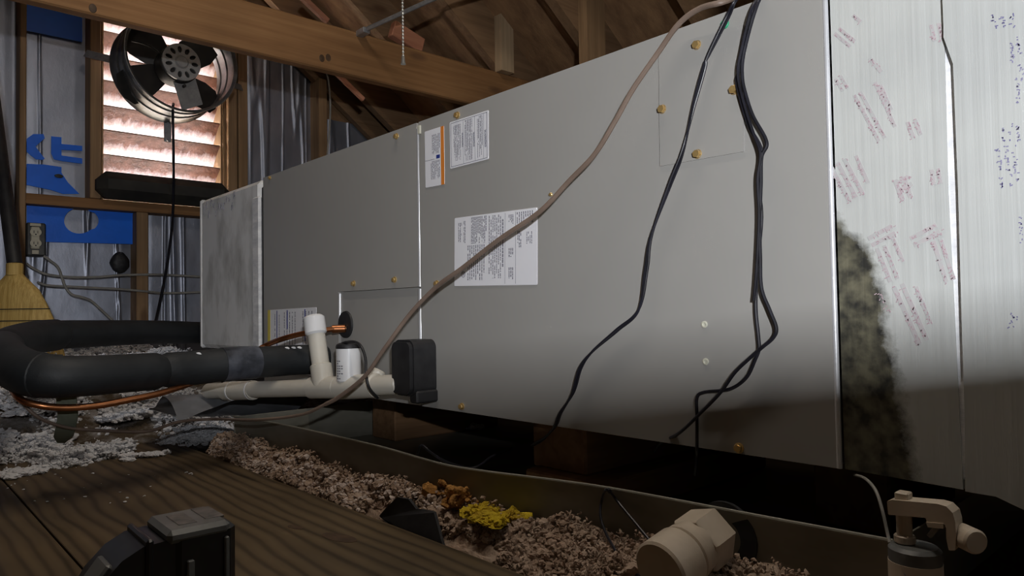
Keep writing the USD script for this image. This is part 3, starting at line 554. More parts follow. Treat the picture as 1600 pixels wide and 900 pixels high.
wb = P(875, 700, X=0.80)[1]
obj('wood_block', rbox(0.80, 1.24, P(915, 700, X=0.80)[1], P(832, 690, X=0.80)[1], 0.052, Z0 - 0.0005, 0.003), BLOCKW, None, label='upper brown wood block directly under the middle of the air handler', cat='block')
obj('wood_block', rbox(0.775, 1.25, P(935, 735, X=0.775)[1], P(820, 725, X=0.775)[1], 0.001, 0.0515, 0.003), BLOCKW, None, label='lower, wider wood block lying in the drain pan beneath another block', cat='block')
obj('wood_block', rbox(0.98, 1.24, 0.36, 0.46, 0.001, Z0 - 0.0005, 0.003), BLOCKW, None, label='wood block in deep shadow under the right end of the air handler', cat='block')
obj('wood_block', rbox(0.92, 1.24, 1.42, 1.52, 0.001, Z0 - 0.0005, 0.003), BLOCKW, None, label='wood block in deep shadow under the left end of the air handler', cat='block')
# grey liner sheet rucked up at the far end of the pan
sh = grid(lambda u, w: np.stack([0.50 + 0.30 * u, 1.60 + 0.22 * w + 0.03 * np.sin(5 * u), 0.075 + 0.035 * np.sin(3.4 * w + 2 * u) + 0.02 * meshkit.noise(np.stack([u * 4, w * 4, w * 0], -1), 4)], -1), 0, 1, 0, 1, 24, 18)
obj('liner_sheet', [sh], SHEET, None, smooth=True, label='rucked grey liner sheet under the white drain pipe', cat='sheet')

# ------------------------------------------------------------------ pipes
ip = thing('insulated_pipe', 'thick black foam covered refrigerant pipe looping round on the left', 'pipe')
LINE = [P(512, 563, X=0.757), P(470, 562, X=0.70), P(420, 565, X=0.625), P(365, 568, d=1.42), P(300, 575, d=1.36), P(200, 583, d=1.25), P(110, 588, d=1.16), P(50, 584, d=1.15), P(14, 566, d=1.22), P(4, 548, d=1.36), P(30, 533, d=1.50), P(80, 524, d=1.64), P(150, 521, d=1.82), P(240, 519, d=2.05), P(318, 520, d=2.28)]
path = smooth_path(LINE, 10)
def sleeve(i0, i1, r):
    q = path[i0:i1 + 1]; rr = np.full(len(q), r); rr[0] = r * 0.86; rr[-1] = r * 0.86
    return tube(q, rr, 22, 1, curve=False)
obj('sleeve', sleeve(0, 27, 0.0320), FOAM, ip); obj('sleeve', sleeve(27, 45, 0.0325), FOAM, ip); obj('sleeve', sleeve(45, 66, 0.0335), FOAM, ip)
obj('sleeve', sleeve(66, 92, 0.0365), FOAM, ip); obj('sleeve', sleeve(92, 112, 0.0365), FOAM, ip); obj('sleeve', sleeve(112, 140, 0.034), FOAM, ip)
obj('tape_wrap', tube(path[24:34], 0.0336, 22, 1, curve=False), TAPE, ip, label='shiny black tape wrap')
obj('tape_wrap', tube(path[62:69], 0.0352, 22, 1, curve=False), FOAM, ip)
rnd = random.Random(3)
for i in (10, 12, 14, 38, 95, 125):
    p = path[i] + V(-0.012, -0.018, 0.026); obj('paint_fleck', lathe([(0, 0), (0.006, 0.0), (0.004, 0.003), (0, 0.004)], p, V(-0.3, -0.5, 0.8), 7, 0.5), PVCW, ip)

cp = thing('copper_pipe', 'thin bare copper refrigerant line dipping below the black insulated pipe', 'pipe')
CL = [P(541, 513, X=0.757), P(522, 514, X=0.735), P(500, 517, X=0.705), P(470, 522, X=0.68), P(440, 530, X=0.655), P(415, 540, X=0.645), P(380, 560, d=1.50), P(345, 580, d=1.44), P(312, 594, d=1.38), P(255, 613, d=1.28), P(200, 625, d=1.22), P(150, 634, d=1.18), P(100, 637, d=1.15), P(60, 633, d=1.13), P(32, 624, d=1.13), P(18, 606, d=1.17)]
obj('pipe', tube(CL, 0.0056, 12, 8), COPPER, cp)
obj('fitting', cyl(P(541, 513, X=0.757), P(518, 514.5, X=0.732), 0.0085, 16, b=0.002), COPPER, cp)

dr = thing('condensate_drain', 'white plastic condensate drain pipe with a capped upright vent', 'pipe')
R1 = 0.0172
A, B, C_ = P(326, 611, X=0.585), P(400, 609.5, X=0.625), P(512, 605, X=0.672)
obj('pipe', cyl(A, P(520, 605, X=0.675), R1, 24), PVC, dr)
obj('coupling', cyl(P(352, 611, X=0.600), P(398, 609.5, X=0.624), 0.0205, 24, b=0.002), PVC, dr)
for px, py, X in ((364, 610.6, .6062), (394, 609.6, .622)):
    a = P(px, py, X=X); t = (B - A) / np.linalg.norm(B - A); obj('glue_ring', cyl(a - t * .002, a + t * .002, 0.0212, 24), PVCW, dr)
vb, vt = P(506, 604, X=0.670), P(490, 494, X=0.670)
obj('tee', [cyl(P(486, 606, X=.661), P(530, 605, X=.68), 0.0212, 24, b=.002), cyl(vb, vb + (vt - vb) * 0.31, 0.0212, 24, b=.002)], PVC, dr)
obj('vent_pipe', cyl(vb + (vt - vb) * 0.25, vb + (vt - vb) * 0.82, R1, 24), PVC, dr)
obj('cap', cyl(vb + (vt - vb) * 0.73, vt, 0.0212, 24, b=0.004), PVCW, dr, label='bright white cap')
e0, e1 = P(528, 606, X=.680), P(590, 602, X=.706)
obj('elbow', [cyl(e0, e1, 0.0225, 24, b=.003), trimesh.creation.icosphere(3, 0.0232)], PVC, dr) if False else obj('elbow', [cyl(e0, e1, 0.0228, 24, b=.004)], PVC, dr)
obj('branch', cyl(P(580, 602, X=.71), P(592, 578, X=.725), 0.0165, 20, b=.004), PVC, dr)
obj('outlet_stub', cyl(P(586, 603, X=.702), P(625, 600, X=.72), 0.0185, 24, b=.002), PVC, dr)

fs = thing('float_switch', 'white printed cylinder float switch with black cap beside the vent pipe', 'switch')
sb, st_ = P(545, 596, X=.688), P(544, 541, X=.688)
obj('barrel', cyl(sb, st_, 0.0232, 28, b=.002), PVCW, fs)
obj('cap', lathe([(0, 0.007), (0.016, 0.007), (0.022, 0.004), (0.0235, 0.0), (0.0235, -0.004), (0, -0.004)], st_, st_ - sb, 28), RUBBER, fs)
rnd = random.Random(77); marks = []
for i in range(8):
    for q in range(rnd.randint(1, 3)):
        h = 0.016 + i * 0.0052 * 0.9; ang0 = math.radians(212 + q * 13 + rnd.uniform(0, 5)); v = []
        u, w_, d_ = frame_of(st_ - sb)
        cc = sb + d_ * (0.056 - h)
        ang = [ang0 + math.radians(k_) for k_ in (0, 4, 8)]
        dirs = [HR * math.sin(a_) - HF * 0 + 0 for a_ in ang]
        for k_, off in enumerate((0, 5, 10)):
            th = math.radians(-52 + q * 14 + off)
            nrm = -HF * math.cos(th) + HR * math.sin(th)
            v += [cc + nrm * 0.02335 - d_ * 0.0009, cc + nrm * 0.02335 + d_ * 0.0009]
        marks.append(trimesh.Trimesh(np.array(v), [[0, 2, 3], [0, 3, 1], [2, 4, 5], [2, 5, 3], [3, 2, 0], [1, 3, 0], [5, 4, 2], [3, 5, 2]], process=False))
obj('fine_print', marks, INK, fs, smooth=False)
obj('lead', tube([P(531, 541, X=.675), P(536, 536, X=.675), P(553, 534, X=.675), P(564, 541, X=.672), P(571, 560, X=.672), P(572, 585, X=.668), P(577, 606, X=.672), P(590, 622, X=.70)], 0.0026, 8, 6), RUBBER, fs)

bc = thing('rubber_cover', 'upright black rounded rubber cover at the foot of the bright panel edge', 'cover')
q = pxpoly([(611, 532), (641, 532), (641, 617), (611, 617)], X=0.705)
y0, z0, y1, z1 = q.bounds
obj('shell', prism(sbox(y0, z0, y1, z1).buffer(-0.016).buffer(0.016), 'x', 0.712, 0.762), RUBBER, bc)
obj('face', prism(sbox(y0, z0, y1, z1).buffer(-0.016).buffer(0.0125), 'x', 0.705, 0.713), RUBBER, bc)
obj('foot', rbox(0.715, 0.762, y0 - 0.004, y0 + 0.02, z0 - 0.012, z0 + 0.01, 0.003), RUBBER, bc)

st = thing('hanging_strap', 'grey-green strap end hanging below the black pipe on the left', 'strap')
sc = [P(100, 604, d=1.19), P(104, 625, d=1.205), P(106, 650, d=1.215), P(101, 675, d=1.225), P(96, 692, d=1.235)]
sp_ = smooth_path(sc, 6); wv = np.interp(np.linspace(0, 1, len(sp_)), [0, .3, .85, 1], [0.016, 0.017, 0.0165, 0.006]); vs = []
for p, w_ in zip(sp_, wv):
    for o in (-0.0015, 0.0015): vs += [p - HR * w_ + HF * o, p + HR * w_ + HF * o]
f_ = []
for i in range(len(sp_) - 1):
    a = 4 * i; b = a + 4
    f_ += [[a, a + 1, b + 1], [a, b + 1, b], [a + 2, b + 3, a + 3], [a + 2, b + 2, b + 3], [a, b, b + 2], [a, b + 2, a + 2], [a + 1, a + 3, b + 3], [a + 1, b + 3, b + 1]]
obj('strap', trimesh.Trimesh(np.array(vs), f_, process=False), STRAP, st)

# ------------------------------------------------------------------ wires on and round the cabinet
bw = thing('thermostat_wire', 'long brown thermostat wire slanting across the front of the air handler', 'wire')
W = [P(1250, -30, X=0.86), P(1175, -12, X=0.80), P(1130, 3, X=.752), P(1092, 14, X=.750), P(1060, 38, X=.750), P(1030, 80, X=.748), P(990, 138, X=.742), P(962, 188, X=.738), P(930, 240, X=.732), P(890, 282, X=.726), P(843, 331, X=.716), P(780, 374, X=.706), P(722, 419, X=.694), P(682, 448, X=.684), P(642, 489, X=.672), P(602, 543, X=.650), P(570, 588, X=.632), P(530, 620, X=.612), P(508, 632, X=.600), P(470, 648, X=.575), P(400, 656, X=.53), P(335, 655, d=1.42), P(280, 659, d=1.36), P(230, 674, d=1.30), P(160, 673, d=1.25), P(105, 668, d=1.21), P(60, 652, d=1.18), P(28, 622, d=1.17)]
obj('sheath', tube(W[:19], 0.0036, 10, 8), BRNW, bw)
obj('sheath', tube(W[18:], 0.0028, 10, 8), BRNW, bw)
def twisted(pts, r, turns, name, label, sep=1.05, parent=None):
    t = thing(name, label, 'wire'); c = smooth_path(pts, 14); n = len(c)
    env = 0.35 + 0.65 * np.abs(np.sin(np.linspace(0, turns * math.pi, n)))
    for sgn in (1, -1):
        off = np.array([HR * math.cos(a) * 0.9 + V(0, 0, 1) * math.sin(a) * 0.4 for a in np.linspace(0, turns * 2 * math.pi, n)])
        obj('strand', tube(c + sgn * off * r * sep, r, 8, 1, curve=False), BLKW, t)
    return t
twisted([P(1185, -25, X=.80), P(1152, -2, X=.7535), P(1136, 28, X=.7535), P(1106, 88, X=.7535), P(1101, 104, X=.7535), P(1085, 162, X=.7535), P(1066, 238, X=.7535), P(1046, 290, X=.7535), P(1018, 368, X=.7535), P(1010, 420, X=.7535), P(998, 484, X=.7535), P(964, 516, X=.7535), P(926, 549, X=.753), P(907, 575, X=.752), P(895, 614, X=.752), P(876, 645, X=.7525), P(867, 666, X=.757), P(850, 685, X=.775), P(832, 696, X=.797)],
        0.0017, 4, 'black_wire', 'black twin wire zigzagging down the middle of the air handler')
bp = thing('black_wire', 'bundle of black wires hanging down the right of the air handler', 'wire')
S1 = [P(1200, -20, X=.80), P(1181, 3, X=.753), P(1164, 62, X=.7545), P(1154, 112, X=.7545), P(1151, 128, X=.7545), P(1159, 162, X=.7545), P(1172, 200, X=.7545), P(1190, 236, X=.7545), P(1185, 282, X=.7545), P(1190, 340, X=.7545), P(1183, 420, X=.7545), P(1181, 480, X=.7545), P(1185, 524, X=.7545), P(1186, 545, X=.7545), P(1180, 562, X=.7545), P(1166, 590, X=.7545), P(1140, 608, X=.7545), P(1100, 613, X=.7545), P(1089, 622, X=.7545), P(1089, 650, X=.7545), P(1089, 702, X=.757), P(1088, 725, X=.78), P(1086, 742, X=.79)]
S2 = [P(1206, -20, X=.80), P(1185, 3, X=.751), P(1163, 80, X=.7525), P(1160, 120, X=.7525), P(1166, 150, X=.7525), P(1177, 182, X=.7525), P(1198, 222, X=.7525), P(1190, 246, X=.7515), P(1189, 290, X=.7515), P(1187, 350, X=.7515), P(1188, 400, X=.7515), P(1190, 450, X=.7515), P(1203, 485, X=.7515), P(1213, 512, X=.7515), P(1208, 528, X=.7515), P(1186, 547, X=.7510), P(1150, 580, X=.7515), P(1126, 613, X=.7510), P(1095, 645, X=.7510), P(1062, 676, X=.755), P(1036, 690, X=.77), P(1022, 705, X=.79)]
S3 = [P(1203, -22, X=.802), P(1177, 8, X=.750), P(1158, 80, X=.7505), P(1153, 118, X=.7505), P(1162, 160, X=.7505), P(1176, 205, X=.7505), P(1188, 240, X=.7490), P(1184, 280, X=.7490), P(1186, 340, X=.7490), P(1182, 425, X=.7500), P(1178, 470, X=.7510)]
obj('strand', tube(S1, 0.0021, 8, 8), BLKW, bp); obj('strand', tube(S2, 0.0021, 8, 8), BLKW, bp); obj('strand', tube(S3, 0.0018, 8, 8), BLKW, bp)
pw = thing('black_wire', 'thin black wire looped over the rim of the drain pan', 'wire')
obj('strand', tube([P(955, 775, X=.700), P(947, 765, Z=.087), P(940, 782, X=.672), P(938, 805, X=.665), P(946, 832, X=.655), P(962, 862, X=.64), P(965, 880, X=.63), P(985, 893, X=.62), P(1010, 905, X=.61)], 0.0016, 8, 8), BLKW, pw)
obj('strand', tube([P(955, 772, X=.700), P(951, 764, Z=.087), P(962, 780, X=.675), P(985, 808, X=.67), P(1018, 848, X=.66), P(1030, 866, X=.655)], 0.0016, 8, 8), BLKW, pw)
pw2 = thing('black_wire', 'black wire curling in the shadow of the pan left of the wood blocks', 'wire')
obj('strand', tube([P(652, 714, X=.72), P(658, 696, X=.72), P(672, 706, X=.72), P(690, 718, X=.715), P(712, 727, X=.71), P(735, 732, X=.71), P(752, 726, X=.73), P(768, 714, X=.76), P(800, 700, X=.82)], 0.0024, 8, 8), BLKW, pw2)

# ------------------------------------------------------------------ pan fittings
pf = thing('pan_drain_fitting', 'cream plastic pipe stub with a hexagonal nut through the drain pan wall', 'fitting')
h0, h1 = P(1106, 838, X=0.668), P(1042, 886, X=0.598)
ax = (h1 - h0) / np.linalg.norm(h1 - h0); u, v, d_ = frame_of(ax)
hexm = []
L_ = np.linalg.norm(h1 - h0)
def hexprism(p, dirn, r, L):
    u, v, d = frame_of(dirn); t = np.linspace(0, 2 * math.pi, 6, endpoint=False) + 0.25
    ring = lambda rr, h: p + np.outer(np.cos(t) * rr, u) + np.outer(np.sin(t) * rr, v) + h * d
    return trimesh.convex.convex_hull(np.vstack([ring(r * .93, 0), ring(r, 0.003), ring(r, L - 0.003), ring(r * .93, L)]))
obj('hex_nut', hexprism(h0 - ax * 0.010, ax, 0.0315, 0.036), PVCT, pf)
obj('neck', cyl(h0 + ax * 0.02, h0 + ax * (L_ * 0.55), 0.0275, 30), PVCT, pf)
obj('flange_ring', cyl(h0 + ax * 0.034, h0 + ax * 0.045, 0.0295, 30, b=.002), PVCT, pf)
obj('pipe_stub', cyl(h0 + ax * 0.046, h1 + ax * 0.012, 0.0312, 36, b=.0025), PVCT, pf)
g0 = P(1126, 842, X=0.685)
obj('hole_disc', lathe([(0.02, 0.0), (0.038, 0.0), (0.038, 0.005), (0.02, 0.006)], g0 + V(0.012, 0, 0), V(-1, 0, 0), 32), RUBBER, pf, label='dark opening behind the nut, drawn as a black gasket')  # black disc stands in for the dark hole behind the nut

XS = 0.665
ps = thing('pan_float_switch', 'white plastic bracket float switch clipped on the corner of the drain pan', 'switch')
def onp(pts): return pxpoly(pts, X=XS)
arm = onp([(1392, 780), (1400, 778), (1470, 784), (1484, 788), (1494, 798), (1498, 812), (1499, 830), (1498, 856), (1488, 856), (1484, 838), (1484, 822), (1482, 816), (1455, 814), (1452, 806), (1420, 803), (1394, 801)])
obj('bracket_arm', prism(arm.buffer(-0.001).buffer(0.001), 'x', XS - 0.009, XS + 0.009), PVCT, ps)
obj('lower_lip', prism(onp([(1453, 812), (1480, 814), (1480, 822), (1456, 820)]), 'x', XS - 0.010, XS + 0.010), PVCT, ps)
cst = P(1412, 800, X=XS); csb = P(1414, 848, X=XS)
obj('stem', [cyl(csb, cst, 0.0062, 18), cyl(csb, csb + V(0, 0, .007), 0.0085, 18, b=.001)], PVCT, ps)
obj('stem_tip', rbox(XS - .006, XS + .006, P(1422, 770, X=XS)[1], P(1401, 770, X=XS)[1], cst[2] + .008, P(1410, 768, X=XS)[2], .001), PVCT, ps)
kb = P(1512, 841, X=XS)
obj('knob', lathe([(0, 0.011), (0.0085, 0.011), (0.010, 0.009), (0.010, -0.009), (0.0085, -0.011), (0, -0.011)], kb, V(-0.6, -0.7, 0), 20), PVCT, ps)
obj('knob_shaft', cyl(kb, P(1494, 838, X=XS), 0.0045, 12), PVCT, ps)
fb = P(1430, 880, X=XS)
zf = P(1430, 852, X=XS)[2]
obj('float_body', cyl((XS, fb[1], 0.001), (XS, fb[1], zf), 0.0205, 28, b=.003), GREYPL, ps)
lb = cyl((XS, fb[1], 0.02), (XS, fb[1], P(1430, 876, X=XS)[2]), 0.0209, 28); obj('paper_label', lb, PVCT, ps)
lm = P(1411, 892, X=XS - 0.0155); obj('lettering', beam(P(1408, 884, X=XS - .0195), P(1416, 899, X=XS - .0205), .0008, .0022, up=V(0, 1, 0), b=.0001), INK, ps)
obj('lead', tube([P(1452, 838, X=XS), P(1462, 826, X=XS), P(1470, 818, X=XS), P(1478, 822, X=XS)], 0.0022, 8, 6), GREYC, ps)
tw = thing('black_wire', 'thin dark wire dropping from the duct corner to the white float switch', 'wire')
obj('strand', tube([P(1335, 742, X=.77), P(1352, 748, X=.74), P(1368, 766, X=.72), P(1378, 795, X=.71), P(1386, 830, X=.705), P(1390, 848, X=.70)], 0.0016, 8, 6), GREYC, tw)

# ------------------------------------------------------------------ gable fan
fc = P(287, 91, Y=2.60); FR = 0.180
fan = thing('gable_fan', 'round steel attic fan with dark blades mounted before the louvred vent', 'fan')
FY0, FY1 = 2.600, 2.790
prof = [(0.010, 0), (0.002, 0.008), (0, 0.02), (0, 0.055), (0.004, 0.06), (0.004, 0.070), (0, 0.075), (0, 0.12), (0.004, 0.125), (0.004, 0.135), (0, 0.14), (0.001, 0.175), (0.010, 0.190)]
ringp = [(FR + a, b) for a, b in prof] + [(FR + a - 0.003, b) for a, b in prof[::-1]] + [(FR + 0.010, 0)]
obj('housing_ring', lathe(ringp, V(fc[0], FY0, fc[2]), V(0, 1, 0), 64), FANRING, fan, smooth=30)
mc = P(284, 97, Y=2.585)
obj('motor', lathe([(0, 0.0), (0.060, 0.0), (0.066, 0.006), (0.067, 0.03), (0.067, 0.075), (0.060, 0.085), (0.02, 0.09), (0.0, 0.09)], mc + V(0, 0.012, 0), V(0, 1, 0), 40), FANDARK, fan)
disc = Point(0, 0).buffer(0.064, 24)
for t in np.linspace(0, 2 * math.pi, 11, endpoint=False):
    disc = disc.difference(affinity.rotate(affinity.translate(affinity.scale(Point(0, 0).buffer(1, 8), 0.0115, 0.0070), 0.044, 0), t, origin=(0, 0), use_radians=True))
disc = affinity.translate(disc, mc[0], mc[2])
obj('motor_cover', prism(disc, 'y', mc[1], mc[1] + 0.010), MOTOR, fan, label='grey slotted round motor cover')
obj('hub_boss', lathe([(0, -0.006), (0.018, -0.006), (0.024, 0.001)], mc, V(0, 1, 0), 24), MOTOR, fan)
hub = V(mc[0], 2.715, mc[2])
obj('hub', cyl(hub - V(0, 0.03, 0), hub + V(0, 0.03, 0), 0.035, 20), FANDARK, fan)
blade2d = Polygon([(0.025, -0.030), (0.055, -0.048), (0.13, -0.066), (0.180, -0.055), (0.192, -0.02), (0.188, 0.03), (0.165, 0.062), (0.12, 0.066), (0.06, 0.045), (0.025, 0.030)]).buffer(0.008).buffer(-0.008)
for bx, by in ((226, 62), (325, 68), (231, 124), (322, 150)):
    tp = P(bx, by, Y=2.70) - hub; ang = math.atan2(tp[2], tp[0])
    m = trimesh.creation.extrude_polygon(blade2d, 0.002, engine='earcut'); v = np.array(m.vertices)
    yv = v[:, 1] * math.sin(0.42) + v[:, 2] - 0.001; pv = v[:, 1] * math.cos(0.42)
    w = np.c_[hub[0] + v[:, 0] * math.cos(ang) - pv * math.sin(ang), hub[1] + yv, hub[2] + v[:, 0] * math.sin(ang) + pv * math.cos(ang)]
    obj('blade', trimesh.Trimesh(w, m.faces, process=False), FANDARK, fan)
b0, b1 = P(286, 118, Y=2.61), P(301, 168, Y=2.66)
pl = beam(b0, b1, 0.004, 0.078, up=V(1, 0, 0.25)); obj('motor_bracket', pl, MOTOR, fan, label='grey flat bracket below the motor')
obj('bracket_bolt', cyl(P(288, 134, Y=2.605) - V(0, .006, 0), P(288, 134, Y=2.605) + V(0, .01, 0), 0.005, 10), FANDARK, fan)
def flat(p, q, w, t=0.003): return beam(p, q, t, w, up=np.cross(q - p, V(0, 1, 0)))
obj('mounting_strap', flat(P(133, 83, Y=2.897), P(190, 97, Y=2.785), 0.030), GALV, fan)
obj('mounting_strap', flat(P(262, 178, Y=2.79), P(262, 222, Y=2.80), 0.026), GALV, fan)
obj('mounting_strap', flat(P(362, 132, Y=2.79), P(378, 137, Y=2.897), 0.026), GALV, fan)
for yy in (192, 219): obj('screw', cyl(P(262, yy, Y=2.79) - V(0, .004, 0), P(262, yy, Y=2.79), 0.004, 10), GALV, fan)
obj('lead', tube([P(250, 84, Y=2.62), P(238, 75, Y=2.63), P(222, 68, Y=2.64), P(206, 64, Y=2.66)], 0.003, 8, 6), FANDARK, fan)
obj('dark_cable', tube([P(271, 162, Y=2.66), P(270, 175, Y=2.64), P(271, 240, Y=2.70), P(271, 300, Y=2.80), P(268, 360, Y=2.86), P(258, 430, Y=2.86), P(249, 475, Y=2.85), P(242, 506, Y=2.83), P(236, 530, Y=2.8)], 0.0045, 8, 8), BLKW, None, label='black cord hanging down the wall from the fan', cat='cord')

# ------------------------------------------------------------------ things on the gable wall
ob = thing('outlet', 'open outlet box with beige duplex receptacle on the left stud', 'outlet')
o = [P(a, b, Y=2.90) for a, b in ((42, 347), (72, 400))]
obj('box', rbox(o[0][0], o[1][0], 2.905, 2.975, o[1][2], o[0][2], 0.004), OBOX, ob)
x0, x1, z0, z1 = o[0][0], o[1][0], o[1][2], o[0][2]; xm, zm = (x0 + x1) / 2 - 0.004, (z0 + z1) / 2 + 0.004
obj('receptacle', [rbox(xm - 0.013, xm + 0.013, 2.892, 2.906, zm - 0.038, zm + 0.038, 0.003)], OUTLET, ob)
for dz in (0.019, -0.019):
    f = obj('socket_face', prism(affinity.translate(affinity.scale(Point(0, 0).buffer(0.0165, 12), 1.0, 0.9), xm, zm + dz), 'y', 2.887, 2.893), OUTLET, ob)
    obj('slots', [rbox(xm - .0065, xm - .0045, 2.8862, 2.8872, zm + dz - .004, zm + dz + .005, .0003), rbox(xm + .0045, xm + .0065, 2.8862, 2.8872, zm + dz - .004, zm + dz + .005, .0003), rbox(xm - .002, xm + .002, 2.8862, 2.8872, zm + dz - .010, zm + dz - .006, .0003)], RUBBER, f, smooth=False)
obj('mounting_ear', rbox(xm - .016, xm + .016, 2.893, 2.897, zm + .040, zm + .050, .001), OUTLET, ob)
obj('mounting_ear', rbox(xm - .010, xm + .010, 2.893, 2.897, zm - .056, zm - .042, .001), OUTLET, ob)
obj('cable', tube([P(a, b, Y=2.89) for a, b in ((41, 412), (55, 421), (75, 429), (110, 433), (150, 433), (190, 430), (235, 429))] + [P(270, 430, Y=2.93), P(325, 433, Y=2.93)], 0.0042, 8, 8), GREYC, None, label='upper grey cable running level along the wall below the outlet', cat='cable')
obj('cable', tube([P(a, b, Y=2.89) for a, b in ((58, 441), (75, 446), (110, 448), (150, 450), (190, 452), (225, 455))] + [P(260, 458, Y=2.93), P(325, 456, Y=2.93)], 0.0042, 8, 8), GREYC, None, label='lower grey cable running level along the wall behind the broom', cat='cable')
obj('cable', tube([P(a, b, Y=2.885) for a, b in ((68, 400), (78, 407), (90, 417), (96, 432), (102, 448), (112, 460), (126, 464), (142, 470), (160, 486), (178, 503), (190, 516))], 0.0045, 8, 8), GREYC, None, label='grey cable drooping diagonally from the outlet to the floor', cat='cable')
obj('cable', tube([P(a, b, Y=2.86) for a, b in ((508, 108), (513, 125), (516, 160), (515, 200), (512, 235), (510, 270))], 0.0042, 8, 8), GREYC, None, label='pale cable hanging beside the stud above the air handler', cat='cable')
rnd = random.Random(4)
m = trimesh.creation.icosphere(3, 1.0); v = m.vertices * V(0.032, 0.02, 0.040); v = v * (1 + 0.35 * (meshkit.fbm(v * 40, 3, 2) - 0.5))[:, None]; m.vertices = v + P(187, 411, Y=2.955)
obj('sealant_lump', m, RUBBER, None, smooth=True, label='dark round lump of sealant on the foil wall', cat='lump')

br = thing('broom', 'straw broom with a thick black handle leaning at the far left', 'broom')
DB = 1.98
bt, bb = P(23, 428, d=DB), None
foot = V(bt[0] + 0.0, bt[1], 0.0)
BR = HR
secs = [(bt[2], 0.020, 0.016), (bt[2] - 0.02, 0.040, 0.022), (bt[2] - 0.045, 0.066, 0.028), (bt[2] - 0.085, 0.088, 0.032), (bt[2] - 0.15, 0.118, 0.034), (bt[2] - 0.24, 0.142, 0.030), (0.085, 0.150, 0.024)]
vs, f_ = [], []; n = 40
for z, a, b in secs:
    for j in range(n):
        t = 2 * math.pi * j / n; vs.append(V(bt[0], bt[1], z) + BR * a * math.cos(t) + HF * b * math.sin(t) + V(0.0006 * (j % 2), 0, 0))
for i in range(len(secs) - 1):
    for j in range(n):
        k2 = (j + 1) % n; A_ = i * n; f_ += [[A_ + j, A_ + n + k2, A_ + k2], [A_ + j, A_ + n + j, A_ + n + k2]]
vs += [V(bt[0], bt[1], secs[-1][0]), V(bt[0], bt[1], secs[0][0])]
for j in range(n): f_ += [[len(vs) - 2, (len(secs) - 1) * n + (j + 1) % n, (len(secs) - 1) * n + j], [len(vs) - 1, j, (j + 1) % n]]
mb = trimesh.Trimesh(np.array(vs), f_, process=False); mb.fix_normals()
obj('bristles', mb, STRAW, br, smooth=40)
for zz in (0.098, 0.130):
    z = bt[2] - zz; a = np.interp(zz, [0.085, .15, .24], [0.088, .118, .142]); b = 0.0342
    obj('stitching', tube([V(bt[0], bt[1], z) + BR * (a + .001) * math.cos(t) + HF * (b + .001) * math.sin(t) for t in np.linspace(0, 2 * math.pi, 28)], 0.0014, 6, 2), DARKW, br)
obj('binding', cyl((bt[0], bt[1], bt[2] - 0.006), (bt[0], bt[1], bt[2] + 0.030), 0.0205, 20, b=.003), STRAW, br)
htop = P(-12, 150, d=DB + 0.15)
obj('handle', cyl((bt[0], bt[1], bt[2] + 0.025), bt + (htop - bt) * 1.5, 0.0185, 18), RUBBER, br, label='black handle')

# ------------------------------------------------------------------ pull chain
pc = thing('pull_chain', 'beaded metal pull chain hanging in front of the beam', 'chain')
cb = P(630, 97, d=0.95); ztop = SHOP[2] + 0.06
beads = []; z = cb[2] + 0.009
unit = trimesh.creation.icosphere(1, 0.0019)
while z < ztop - 0.03:
    q = unit.copy(); q.apply_translation((cb[0], cb[1], z)); beads.append(q); z += 0.0047
obj('bead_string', beads + [cyl((cb[0], cb[1], cb[2]), (cb[0], cb[1], ztop - 0.03), 0.0006, 6)], CHAIN, pc, kind='stuff')
obj('end_bell', lathe([(0.001, 0.012), (0.0022, 0.010), (0.0028, 0.004), (0.0036, 0.0), (0, 0.0)], cb - V(0, 0, .003), V(0, 0, 1), 14), CHAIN, pc)
lh = thing('unseen_shop_light', 'unseen warm shop light above the pull chain, drawn long to soften shadows', 'lamp')
sx, sy, sz_ = SHOP; hl = SHOP_L / 2
obj('housing', [rbox(sx - 0.07, sx + 0.07, sy - hl - 0.03, sy + hl + 0.03, sz_ + 0.03, sz_ + 0.07, 0.008)], PVCW, lh)
for s_ in (-1, 1):
    obj('end_cap', rbox(sx - 0.07, sx + 0.07, sy + s_ * (hl + 0.026) - 0.004, sy + s_ * (hl + 0.026) + 0.004, sz_ - 0.20, sz_ + 0.05), PVCW, lh)  # deep caps shaped to keep this light off the gable wall
    obj('reflector', beam((sx + s_ * 0.095, sy - hl - 0.03, sz_ - 0.01), (sx + s_ * 0.095, sy + hl + 0.03, sz_ - 0.01), 0.003, 0.12, up=V(-s_ * 0.45, 0, 1)), PVCW, lh)
    obj('hanger', cyl((sx, sy + s_ * 0.4, sz_ + 0.06), (sx, sy + s_ * 0.4, roof_z(sx) + 0.004), 0.003, 8), CHAIN, lh)
